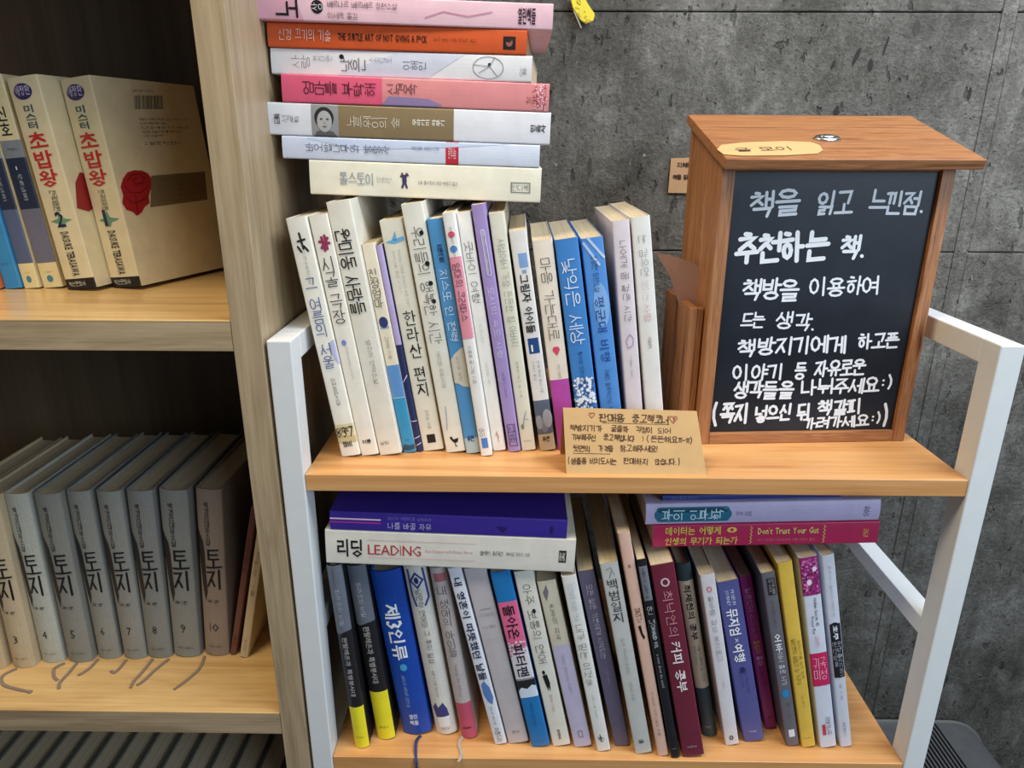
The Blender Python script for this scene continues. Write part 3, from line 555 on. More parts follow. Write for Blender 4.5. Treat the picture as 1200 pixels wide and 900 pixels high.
LW = [
 dict(p=[(415.5, 877), (381, 664), (401.5, 664)], c=(28, 28, 32), l='black book with grey top and yellow foot, leftmost on the lower pine shelf', bulge=.003, hard=True,
   i=[('B', 0, .33, (104, 110, 122)), ('P', [(.0, .33), (0, .345), (.2, .355), (.6, .34), (1, .335), (1, .33)], (104, 110, 122)), ('B', .76, 1, (240, 226, 44)), ('T', '판타레이스', .02, .10, .14, (60, 64, 74), 'N', 'R', .4), ('T', '파라오의 비밀', .12, .31, .26, (190, 196, 206), 'H', 'R', .5, .06), ('T', '판탈레온과 특별봉사대', .37, .70, .34, (176, 172, 170), 'N', 'R', .5, .01), ('T', '문학동네', .94, .5, .12, INK, 'N', 'A', .5)]),
 dict(p=[(441.8, 867), (404.2, 664), (427.2, 664)], c=(28, 28, 32), l='black book with grey top and yellow foot, left of the royal blue hardback', bulge=.003, hard=True,
   i=[('B', 0, .30, (104, 110, 122)), ('P', [(.0, .30), (0, .315), (.2, .325), (.6, .31), (1, .305), (1, .30)], (104, 110, 122)), ('B', .71, 1, (240, 226, 44)), ('T', '파라오의 비밀', .09, .28, .24, (190, 196, 206), 'H', 'R', .5, .06), ('T', '판탈레온과 특별봉사대', .33, .66, .34, (176, 172, 170), 'N', 'R', .5, .01), ('T', '문학동네', .93, .5, .12, INK, 'N', 'A', .5)]),
 dict(p=[(472, 861.7), (431.9, 671.7), (468, 667)], c=(20, 72, 168), l='thick royal blue hardback with bold white title and a navy ribbon', bulge=.004, hard=True, ribbon=True,
   i=[('T', '제3인류', .19, .53, .50, (240, 244, 250), 'N', 'R', .48, .03), ('E', .57, .5, .022, .12, (74, 166, 220)), ('T', '베르나르 베르베르 장편소설', .62, .82, .12, (150, 190, 240), 'N', 'R', .42), ('T', '열린', .90, .3, .2, (220, 230, 244), 'N', 'A', .5, .02), ('T', '책들', .94, .3, .2, (220, 230, 244), 'N', 'A', .5, .02)]),
 dict(p=[(511.2, 861.7), (471, 665), (498.2, 665)], c=(226, 222, 212), l='ivory hardback with navy diamond emblem on top and cup picture at its foot', bulge=.004, hard=True,
   i=[('L', [[(.25, .08), (.5, .04), (.78, .08), (.5, .12), (.25, .08)], [(.2, .02), (.2, .16)], [(.85, .02), (.9, .18), (.7, .22)], [(.2, .16), (.3, .22)]], (50, 62, 140), .04), ('E', .08, .5, .018, .10, (36, 44, 110)), ('T', '낭만적 연애와 그 후의 일상', .13, .56, .26, (70, 66, 70), 'H', 'R', .5, .055), ('T', '알랭 드 보통 장편소설', .60, .76, .14, (150, 146, 140), 'N', 'R', .45),
      ('P', [(.1, .83), (.25, .80), (.35, .83), (.6, .80), (.75, .84), (.8, .89), (.2, .90)], (58, 66, 130)), ('P', [(.2, .89), (.8, .885), (.75, .95), (.25, .955)], (240, 240, 236), .00045), ('T', '은행나무', .97, .4, .08, INK, 'N', 'A', .5)]),
 dict(p=[(540.8, 866), (502.3, 667), (522.4, 667)], c=(200, 190, 186), l='grey-pink hardback with a deep pink foot and a thin grey ribbon', bulge=.003, hard=True,
   i=[('B', .03, .075, (190, 110, 120), .2, .9), ('T', '내 생애의 아이들', .10, .50, .50, (90, 80, 84), 'H', 'S', .52, .05), ('T', '가브리엘 루아 장편소설', .54, .74, .2, (140, 130, 130), 'N', 'R', .5), ('B', .78, 1, (200, 84, 112)), ('T', '현대문학', .94, .55, .14, (60, 20, 34), 'H', 'A', .5, .12)]),
 dict(p=[(579.8, 873), (524, 667), (539.6, 666)], c=(228, 230, 236), l='white paperback with heavy navy title and a blue shape low on its spine',
   i=[('T', '내 영혼이 따뜻했던 날들', .05, .62, .62, (20, 30, 70), 'N', 'R', .5, .045), ('P', [(.2, .64), (.5, .62), (.8, .66), (.9, .72), (.7, .76), (.4, .74), (.2, .70)], (92, 130, 190)), ('T', '포리스트 카터 지음', .77, .88, .2, (70, 70, 76), 'N', 'R', .5), ('T', '아름드리', .90, .985, .4, (40, 40, 44), 'N', 'R', .5)]),
 dict(p=[(596, 872), (542.8, 667), (569.6, 667)], c=(200, 192, 192), l='wide dusty grey paperback with a nearly blank spine, right of the navy-titled one',
   i=[('L', [[(.3, .22), (.8, .22)]], (150, 146, 150), .02), ('T', '그래도', .26, .8, .18, (150, 144, 150), 'N', 'A', .55), ('T', '사랑', .325, .7, .18, (150, 144, 150), 'N', 'A', .5), ('T', '정현주 지음', .39, .5, .06, (150, 144, 150), 'N', 'A', .5), ('T', '중앙', .94, .4, .16, (110, 104, 110), 'N', 'A', .5)]),
 dict(p=[(623.4, 876), (574, 672), (597.2, 670)], c=(30, 120, 186), l='paperback banded blue, hot pink, black and white with hand-lettered title',
   i=[('B', .16, .42, (230, 108, 146)), ('B', .40, .60, (222, 216, 222)), ('B', .59, .67, (34, 36, 42)), ('N', .38, .46, .05, .95, [(230, 108, 146), (236, 230, 232)], 26, .07), ('P', [(0, .66), (.2, .64), (.5, .65), (.8, .63), (1, .64), (1, .70), (0, .70)], (214, 228, 240), .0003), ('T', '돌아온 피터팬', .18, .585, .60, (32, 24, 34), 'N', 'R', .5, .02), ('T', '박민영 장편소설', .73, .87, .16, (20, 70, 130), 'N', 'R', .5), ('T', '푸른책', .97, .5, .07, (20, 80, 140), 'N', 'A', .5)]),
 dict(p=[(648, 875), (600.8, 668), (624, 668)], c=(230, 226, 212), l='off-white paperback with a tiny black walking figure in the middle of the spine',
   i=[('T', '아주 보통의 연애', .07, .51, .46, (60, 58, 60), 'H', 'R', .5, .045), ('E', .215, .62, .012, .09, (20, 20, 22)), ('P', [(.3, .575), (.55, .57), (.62, .62), (.56, .67), (.5, .64), (.45, .67), (.36, .62)], (26, 26, 28)), ('E', .558, .4, .012, .08, (26, 26, 28)), ('T', '백영옥 소설집', .69, .79, .16, (210, 130, 130), 'N', 'S', .5), ('T', '문학동네', .90, .96, .16, INK, 'N', 'R', .5, .02)]),
 dict(p=[(673.2, 876), (629, 683), (651.2, 681)], c=(212, 204, 182), l='short worn paperback, beige above and pale lilac below, torn at the top',
   i=[('P', [(.2, .06), (.45, .02), (.5, .06), (.3, .11)], (120, 116, 124)), ('T', '춘추의 지속', .13, .34, .26, (90, 86, 80), 'H', 'S', .5, .06), ('B', .37, 1, (198, 190, 214)), ('T', '개정판 무라카미 하루키', .42, .66, .16, (150, 140, 176), 'N', 'R', .5), ('L', [[(.4, .90), (.62, .90), (.62, .94), (.4, .94), (.4, .90)]], (110, 100, 140), .02)]),
 dict(p=[(699.8, 881), (656.8, 672), (673.8, 669)], c=(232, 230, 222), l='white paperback with thin black handwritten title, left of the slate purple book',
   i=[('T', '인간에게 보내는 편지', .04, .24, .4, (196, 204, 216), 'H', 'R', .5, .06), ('T', '내가 믿는 이것', .26, .56, .55, (60, 60, 60), 'H', 'R', .5, .04), ('T', '말', .60, .5, .5, (150, 150, 140), 'H', 'A', .5, .05), ('T', '나의 신념 에세이', .66, .80, .16, (90, 90, 90), 'N', 'R', .5), ('T', 'bh', .93, .4, .3, (40, 40, 40), 'H', 'A', .5, .08), ('L', [[(.45, .90), (.45, .94), (.6, .94)]], INK, .03)]),
 dict(p=[(720.8, 875), (676.9, 671), (695.4, 666)], c=(96, 90, 112), l='slate purple paperback with pale lettering between two light-coloured books',
   i=[('T', '모든 젊은 기분에게 시작되는', .07, .48, .34, (196, 192, 206), 'H', 'R', .5, .055), ('T', '산도르 마라이', .54, .62, .16, (160, 156, 176), 'N', 'R', .5), ('T', '솔출판', .95, .5, .08, (60, 54, 76), 'N', 'A', .5)]),
 dict(p=[(744.7, 884), (702.7, 662), (723.6, 656.4)], c=(198, 198, 192), l='grey-white paperback with large dark title and a faint leaf drawing at its top', d=.15,
   i=[('L', [[(.3, .03), (.55, .02), (.7, .06)], [(.4, .07), (.6, .03)]], (150, 154, 148), .02), ('T', '백범일지', .075, .295, .62, (56, 56, 56), 'N', 'S', .5), ('T', '김구 자서전 보급판', .37, .56, .18, (130, 130, 128), 'N', 'R', .5), ('T', '도진순 주해', .60, .70, .18, (130, 130, 128), 'N', 'S', .5), ('T', '돌', .94, .4, .24, (70, 70, 70), 'H', 'A', .5, .08)]),
 dict(p=[(771, 886.5), (724, 626), (738, 623.4)], c=(230, 188, 166), l='tall thin peach paperback with a small black animal mark', d=.155,
   i=[('T', '5', .14, .3, .3, (90, 60, 60), 'H', 'A', .5, .06), ('T', '열여섯', .31, .375, .5, (70, 40, 40), 'N', 'S', .5), ('P', [(.3, .39), (.55, .385), (.6, .42), (.75, .44), (.6, .45), (.45, .43)], (30, 20, 24)), ('T', '미스터리 단편소설집 모음', .69, .90, .24, (80, 60, 60), 'N', 'R', .5)]),
 dict(p=[(786.8, 889), (746, 657), (757, 654)], c=(26, 28, 34), l='thin black paperback with a grey title panel, between the peach and maroon books', d=.15,
   i=[('B', .03, .19, (120, 124, 132), .1, .95), ('T', '사월의 미, 칠월의 솔', .04, .18, .34, (40, 42, 50), 'N', 'R', .5), ('T', '안 녕', .215, .32, .6, (210, 214, 214), 'N', 'S', .5), ('T', 'KHALED VOL', .32, .42, .4, (226, 226, 226), 'N', 'R', .5), ('T', 'a novel about the world', .45, .62, .3, (180, 180, 184), 'N', 'R', .5), ('T', '민음', .95, .5, .1, (220, 220, 220), 'N', 'A', .5)]),
 dict(p=[(800.3, 888), (762, 664), (789.6, 657)], c=(112, 36, 56), l='wide maroon paperback with a small ring above its pale title', d=.15,
   i=[('L', [[(.5+.16*math.cos(a*.785), .085+.018*math.sin(a*.785)) for a in range(9)]], (216, 190, 196), .035), ('T', '최낙언의', .125, .36, .46, (196, 130, 140), 'N', 'R', .5), ('T', '커피 공부', .38, .645, .46, (240, 226, 226), 'N', 'R', .5, .02), ('T', '예문당', .95, .45, .10, (220, 200, 204), 'N', 'A', .5)]),
 dict(p=[(824.6, 864.5), (792, 663), (809.4, 657)], c=(38, 58, 62), l='dark green hardback in a beige band with black title, right of the maroon one', bulge=.003, hard=True, d=.15,
   i=[('B', .09, .70, (172, 158, 136)), ('T', '최재천의 공부', .11, .42, .44, (24, 24, 26), 'N', 'R', .5, .02), ('T', '어떻게 배우며 살 것인가', .45, .66, .2, (60, 54, 50), 'N', 'R', .66), ('T', '최재천 안희경', .45, .56, .16, (90, 80, 70), 'N', 'R', .36), ('T', '김영사', .94, .5, .08, (220, 220, 214), 'N', 'A', .45)]),
 dict(p=[(850.3, 874), (820, 675), (837.2, 670)], c=(220, 216, 218), l='white paperback with a small pink flower outline above a grey title', d=.15,
   i=[('L', [[(.5+.14*math.cos(a*.785), .08+.014*math.sin(a*.785)) for a in range(9)]], (224, 130, 140), .04), ('T', '솔바람 감성 브이로그', .115, .49, .34, (120, 118, 122), 'H', 'R', .5, .05), ('T', '오희순', .60, .65, .16, (120, 118, 122), 'N', 'S', .5), ('L', [[(.5+.11*math.cos(a*.785), .955+.012*math.sin(a*.785)) for a in range(9)]], (60, 60, 66), .04)]),
 dict(p=[(872.4, 870), (840.2, 684), (865.4, 678.4)], c=(86, 88, 148), l='wide blue-violet paperback with bold white title', d=.15,
   i=[('T', 'MUSEUM', .05, .14, .16, (214, 218, 240), 'N', 'R', .62), ('T', 'JOURNEY', .05, .14, .16, (214, 218, 240), 'N', 'R', .38), ('T', '뮤지엄', .16, .325, .52, (246, 246, 250), 'N', 'R', .46, .04), ('T', 'x', .335, .365, .24, (220, 220, 240), 'N', 'R', .5), ('T', '여행', .37, .49, .52, (246, 246, 250), 'N', 'R', .46, .04), ('E', .535, .5, .018, .12, (40, 44, 96)),
      ('T', '그림이 있는 여행', .52, .68, .12, (52, 54, 110), 'N', 'R', .62), ('T', '미술관 산책', .52, .64, .12, (52, 54, 110), 'N', 'R', .4), ('T', '책밥', .94, .4, .1, (230, 230, 240), 'N', 'A', .5)]),
 dict(p=[(897.2, 855), (866.2, 677), (880.6, 673)], c=(140, 32, 108), l='thin magenta book set back between the blue-violet and dark grey spines', d=.145,
   i=[('T', '일본인이', .07, .22, .42, (206, 160, 200), 'N', 'R', .5), ('T', '걷고싶은', .23, .40, .30, (186, 120, 170), 'N', 'R', .5), ('T', '줄임이', .40, .49, .46, (236, 170, 60), 'N', 'R', .5), ('T', '좋아', .50, .57, .46, (226, 190, 220), 'N', 'R', .5), ('T', '일러 지음', .60, .70, .26, (90, 20, 80), 'N', 'R', .5), ('T', '솔', .93, .4, .3, (80, 20, 60), 'H', 'A', .5, .08)]),
 dict(p=[(922, 875), (891.9, 673), (907.8, 667)], c=(104, 102, 110), l='dark grey paperback with white handwriting and a round bright blue spot', d=.155,
   i=[('B', .03, .12, (44, 42, 48), .3, .9), ('T', '인간극장 사람들', .035, .115, .18, (214, 200, 200), 'N', 'R', .72), ('T', '이 시대', .035, .10, .18, (214, 200, 200), 'N', 'R', .48), ('T', '내 인생은 너와 나', .15, .30, .22, (70, 68, 76), 'N', 'R', .5), ('T', '오후', .33, .44, .5, (246, 246, 246), 'N', 'S', .5, .03), ('T', '에서 홀로 서기', .44, .63, .40, (226, 226, 230), 'H', 'R', .5, .06), ('E', .68, .5, .025, .28, (42, 136, 196)), ('T', '글 사진', .73, .84, .2, (70, 70, 80), 'N', 'R', .6), ('B', .90, .945, (230, 230, 234), .3, .75)]),
 dict(p=[(940, 876.5), (911, 661), (928.4, 656.6)], c=(226, 188, 76), l='yellow paperback with small brown lettering', d=.155,
   i=[('T', '알래스카를 닮은 행복', .40, .61, .18, (110, 84, 30), 'N', 'R', .74), ('T', '일인분의 살림과 집 가꾸기', .39, .64, .3, (100, 76, 30), 'N', 'R', .38), ('T', '박은지', .70, .78, .16, (130, 100, 40), 'N', 'R', .5), ('T', 'bruno', .95, .6, .1, (70, 50, 30), 'H', 'A', .5, .08)]),
 dict(p=[(961.3, 877), (936.6, 655), (957.8, 650.6)], c=(214, 218, 230), l='white paperback with a magenta blossom picture on top and a red panel mid-spine', d=.155,
   i=[('B', 0, .185, (150, 40, 110)), ('N', .01, .18, .06, .94, [(196, 90, 160), (226, 130, 190), (110, 30, 80)], 40, .09), ('E', .12, .4, .014, .14, (244, 224, 240), .0005), ('E', .06, .75, .012, .12, (240, 214, 236), .0005), ('T', 'Hidden Suicide 43', .20, .34, .18, (60, 62, 76), 'N', 'R', .62), ('T', 'Project Film', .29, .38, .18, (60, 62, 76), 'N', 'R', .38), ('T', '길을묻다', .39, .45, .2, (226, 120, 150), 'N', 'R', .5),
      ('B', .48, .655, (204, 34, 92)), ('T', '곡성', .505, .625, .36, (248, 220, 230), 'N', 'S', .68), ('T', '귀미', .505, .625, .36, (248, 220, 230), 'N', 'S', .3), ('T', '이야기나무', .83, .93, .3, (60, 60, 80), 'N', 'R', .62), ('B', .87, .93, (200, 60, 80), .25, .45)]),
 dict(p=[(985, 876), (962.8, 652), (977.8, 649)], c=(208, 212, 224), l='white paperback with long black rounded title panel, rightmost of the lower row', d=.155,
   i=[('T', '호주에서 일하며 여행하는', .05, .30, .2, (130, 134, 150), 'N', 'R', .5), ('L', [[(.5, .345), (.5, .60)]], (24, 26, 34), .33), ('L', [[(.82, .34), (.82, .61)], [(.2, .34), (.2, .61)]], (24, 26, 34), .11), ('B', .34, .61, (24, 26, 34), .09, .93), ('T', '호주', .345, .42, .4, (240, 240, 246), 'N', 'R', .5, .02), ('T', '워킹홀리데이', .425, .61, .32, (200, 204, 216), 'N', 'R', .68), ('T', '완전정복', .425, .56, .3, (190, 194, 206), 'N', 'R', .32), ('T', '글 지음', .65, .74, .16, (110, 110, 124), 'N', 'R', .5), ('T', '길벗출판사', .86, .94, .2, (70, 70, 84), 'N', 'R', .5)]),
]
LB = row(LW, zlo, 'books standing on the lower pine shelf', ceil=[line_z((382.6, 659.4), (672.4, 671.4), YS2), line_z((764.5, 643.5), (1027.6, 636.8), YS3)])

# ---------------------------------------------------------------- ribbons
def ribbon(parent, pts, wd, col, name='ribbon_bookmark'):
    """flat woven strip: world points -> mesh under its book"""
    Mi = parent.matrix_world.inverted(); V = []; Fc = []
    P = [Vector(p) for p in pts]; Q = []
    for i in range(len(P)-1):
        for s in range(5):
            t0 = s/5; p0 = P[max(i-1, 0)]; p1 = P[i]; p2 = P[i+1]; p3 = P[min(i+2, len(P)-1)]
            Q.append(.5*((2*p1)+(p2-p0)*t0+(2*p0-5*p1+4*p2-p3)*t0*t0+(3*p1-p0-3*p2+p3)*t0**3))
    Q.append(P[-1])
    for i, q in enumerate(Q):
        d = (Q[min(i+1, len(Q)-1)]-Q[max(i-1, 0)]).normalized(); sd = d.cross(Vector((0, 0, 1)))
        if sd.length < .2: sd = Vector((1, 0, 0))
        sd.normalize(); k = wd*(1+.3*math.sin(i*1.7)*(i > len(Q)-4))/2; nz = sd.cross(d).normalized()*.0004
        V += [Mi @ (q-sd*k+nz), Mi @ (q+sd*k+nz), Mi @ (q+sd*k-nz), Mi @ (q-sd*k-nz)]
    for i in range(len(Q)-1):
        a = i*4; b = a+4
        Fc += [(a, a+1, b+1, b), (a+1, a+2, b+2, b+1), (a+2, a+3, b+3, b+2), (a+3, a, b, b+3)]
    Fc += [(3, 2, 1, 0), (len(V)-4, len(V)-3, len(V)-2, len(V)-1)]
    return mesh_obj(name, V, Fc, cloth(col), parent)
def rpath(z, pix, lift=.0009):
    out = [hitZ(x, y, z+lift) for x, y in pix]; return out
z = zlo
e = [hitZ(493, 862, z+.0008), hitZ(488, 868, z+.003), hitZ(487, 880, z+.002), Vector((hitZ(488, 889, z).x, YF-.0015, z-.004)), Vector((hitZ(488, 889, z).x+.001, YF-.003, z-.03))]
ribbon(LB[2], e, .0028, (40, 52, 100))
ribbon(LB[4], rpath(z, [(543, 862), (538, 872), (541, 884), (537, 893)]), .003, (176, 162, 150))

# ================================================================ MULTI-VOLUME NOVEL ON THE OAK BOOKCASE
TV = [(2, (-22, 785), (-72, 585), (-37, 585), (196, 174, 136), '1부 2편'), (3, (13.3, 783), (-35, 583.5), (0, 582.5), (196, 176, 142), '1부 3편'), (4, (47.5, 777), (1.7, 581.7), (34.3, 580.5), (182, 182, 168), '1부 4편'),
      (5, (78.5, 776.7), (36.5, 580.5), (72, 578), (140, 138, 128), '2부 1편'), (6, (114, 772.5), (74.5, 577.3), (107, 576.8), (146, 144, 134), '2부 2편'), (7, (144.2, 772.7), (109.8, 576.6), (143, 576), (146, 144, 134), '2부 3편'),
      (8, (172, 771.7), (145.5, 576.4), (181, 575.6), (138, 136, 128), '2부 4편'), (9, (203, 770.5), (184, 576), (223, 575.2), (144, 142, 132), '3부 1편'), (10, (239.5, 769), (227.5, 575.2), (263.5, 574), (158, 138, 120), '3부 2편')]
def t_items(n, vol):
    return [('P', [(0, .22), (.1, .26), (.22, .30), (.26, .36), (.27, .50), (.30, .60), (.2, .66), (.12, .58), (.05, .42), (0, .36)], (34, 32, 32)),
            ('T', '박경리대하소설', .07, .32, .17, (40, 38, 36), 'H', 'S', .43, .10), ('T', '토지', .345, .585, .54, (24, 22, 22), 'H', 'S', .60, .11),
            ('T', vol, .665, .46, .15, (50, 48, 44), 'H', 'A', .5, .09), ('T', str(n), .845, .17*len(str(n))+.04, .40, (40, 38, 36), 'N', 'A', .5), ('T', '마로니에북스', .945, .6, .06, (40, 38, 36), 'H', 'A', .52, .1)]
fr = resolve([(M_, w_*.85, h_) for M_, w_, h_ in (frame_book(a, b, c, ('z', zlow)) for _, a, b, c, _, _ in TV)])
TB = []
TLAB = {2: 'beige cloth hardback cut by the left picture edge, first of the numbered novel set', 3: 'warm beige cloth hardback marked three, with a long curled ribbon in front',
 4: 'palest grey-green cloth hardback marked four, between the beige and the darker grey volumes', 5: 'dark grey cloth hardback marked five, right of the pale grey-green volume', 6: 'grey cloth hardback marked six, left of the volume marked seven',
 7: 'grey cloth hardback marked seven, its short ribbon sticking out in front', 8: 'grey cloth hardback marked eight, between volumes seven and nine', 9: 'grey cloth hardback marked nine, left of the brownish volume marked ten', 10: 'brownish cloth hardback marked ten, rightmost of the numbered novel set'}
hs = sorted(f[2] for f in fr)[len(fr)//2]
for (n, _, _, _, col, vol), (M, w, h) in zip(TV, fr):
    M = ground(M, w, zlow)
    TB.append(make_book('hardback', M, w, hs, .152, col, t_items(n, vol), TLAB[n], 'numbered hardbacks on the lower oak shelf', hard=True, bulge=.0035, fabric=True))
rp = {3: [(20, 783), (3, 792), (4, 802), (18, 807), (37, 811)], 4: [(76, 777), (64, 783), (63, 792), (67, 797)], 5: [(90, 777), (80, 789), (70, 800), (69, 807)], 6: [(115, 772), (106, 782), (96, 789), (91, 791)],
      7: [(148, 773), (141, 782), (134, 788), (130, 786)], 8: [(179, 772), (168, 786), (157, 798), (153, 806)], 9: [(198, 772), (183, 784), (168, 798), (160, 803)], 10: [(240, 769), (234, 783), (220, 796), (204, 808)]}
for (n, *_), b in zip(TV, TB):
    if n in rp: ribbon(b, rpath(zlow, rp[n]), .0030, (134, 116, 102))
# two thin books leaning right against the side panel
def lean_right(p_tail, p_head, wpx, col, items, label, d=.145, yoff=0):
    P0 = hitZ(*p_tail, zlow); P0 = Vector((P0.x, P0.y, zlow))
    H = hitY(*p_head, P0.y); e = (H-P0); e.y = 0; h = e.length; e.normalize(); dn = Vector((0, 1, 0)); xd = dn.cross(e)
    w = wpx
    M = Matrix(((xd.x, 0, e.x, P0.x), (xd.y, 1, e.y, P0.y), (xd.z, 0, e.z, P0.z), (0, 0, 0, 1)))
    return make_book('paperback', ground(M, w, zlow), w, h, d, col, items, label, 'thin books leaning beside the numbered set')
lean_right((269.5, 768), (294, 596), .0062, (120, 74, 66), [('T', '김진명 장편소설', .2, .42, .5, (60, 30, 30), 'N', 'R', .5), ('T', '새움', .86, .94, .5, (50, 26, 26), 'N', 'S', .5)], 'thin reddish brown paperback leaning right beside the volume marked 10')
lean_right((281, 771), (303, 610), .0088, (216, 198, 160), [('T', '책읽는 가을', .22, .55, .4, (120, 100, 60), 'H', 'R', .5, .05), ('T', '한길', .86, .95, .4, (120, 100, 60), 'N', 'S', .5)], 'thin cream paperback leaning against the inner side of the oak bookcase')
# dim set on the shelf underneath: only its tops show
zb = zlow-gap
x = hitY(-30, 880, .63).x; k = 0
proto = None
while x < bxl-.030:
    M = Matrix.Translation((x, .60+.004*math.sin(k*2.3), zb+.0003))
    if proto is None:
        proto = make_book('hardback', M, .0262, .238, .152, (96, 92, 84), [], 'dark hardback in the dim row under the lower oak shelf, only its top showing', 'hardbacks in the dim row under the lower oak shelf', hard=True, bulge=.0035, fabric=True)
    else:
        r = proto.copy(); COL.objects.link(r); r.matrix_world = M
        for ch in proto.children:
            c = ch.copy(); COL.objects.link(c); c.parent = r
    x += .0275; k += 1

# ================================================================ COMICS ON THE MIDDLE OAK SHELF
CR = (226, 212, 172)
def sushi(n): return [('E', .065, .46, .036, .30, (56, 40, 100)), ('T', '애장판', .083, .5, .26, (226, 220, 240), 'N', 'A', .46), ('T', '미스터', .125, .235, .34, (44, 84, 88), 'N', 'S', .5, .02), ('T', '초밥왕', .245, .505, .60, (196, 38, 34), 'N', 'S', .5, .045),
    ('T', '전국대회편', .515, .615, .22, (50, 70, 50), 'N', 'R', .5), ('P', [(.5, .615), (.58, .65), (.86, .66), (.58, .675), (.5, .70), (.42, .675), (.14, .66), (.42, .65)], (104, 150, 118)), ('T', str(n), .69, .32, .42, (30, 44, 74), 'N', 'A', .5, .03),
    ('T', 'DAISUKE TERASAWA', .715, .935, .26, (30, 28, 28), 'N', 'R', .5, .02), ('B', .948, 1, (26, 24, 24)), ('T', '학산문화사', .985, .6, .13, (226, 222, 210), 'N', 'A', .45)]
def man(figcol):
    return [('B', 0, .29, (222, 206, 160)), ('T', '신호', .14, .28, .5, (30, 26, 24), 'N', 'S', .5, .04), ('B', .29, .37, (130, 136, 140)), ('T', '특별판', .335, .55, .10, (40, 44, 48), 'N', 'A', .55), ('B', .37, .61, (38, 46, 66)), ('T', '1', .425, .14, .16, (230, 230, 226), 'N', 'A', .5, .02),
            ('T', '작은 새의 노래 이야기', .445, .57, .2, (180, 186, 196), 'N', 'R', .5), ('B', .61, .875, figcol), ('B', .875, 1, (226, 206, 150)), ('T', '시공사', .925, .4, .09, (50, 44, 40), 'N', 'A', .5), ('E', .955, .5, .018, .16, (70, 130, 150))]
CM = [
 ((-22, 340), (-101, 88), (-74, 88), 0, (214, 110, 70), [], 'orange comic at the far left end of the middle oak shelf', .12),
 ((3, 339), (-74, 89), (-50, 89), 0, (54, 134, 186), [('B', 0, .45, (196, 200, 196)), ('T', '만화', .88, .5, .1, (20, 50, 80), 'N', 'A', .5)], 'bright blue comic with a pale upper half on the middle oak shelf', .12),
 ((26, 338.5), (-49, 90), (-27, 90), 0, (222, 206, 160), man((86, 96, 124)), 'thin comic with navy middle and cream foot beside the bright blue comic', .12),
 ((49.5, 338), (-25.5, 89), (-.5, 89), 0, (222, 206, 160), man((110, 108, 124)), 'thin comic with navy middle marked 1, touching the thick comic marked 2', .12)]
fr = resolve([frame_book(a, b, c, ('z', zmid)) for a, b, c, *_ in CM])
for (a, b, c, yw, col, items, lab, d), (M, w, h) in zip(CM, fr):
    make_book('comic_book', ground(M, w, zmid), w, h, d, col, items, lab, 'comics on the middle oak shelf')
last = M @ Vector((w, 0, 0))
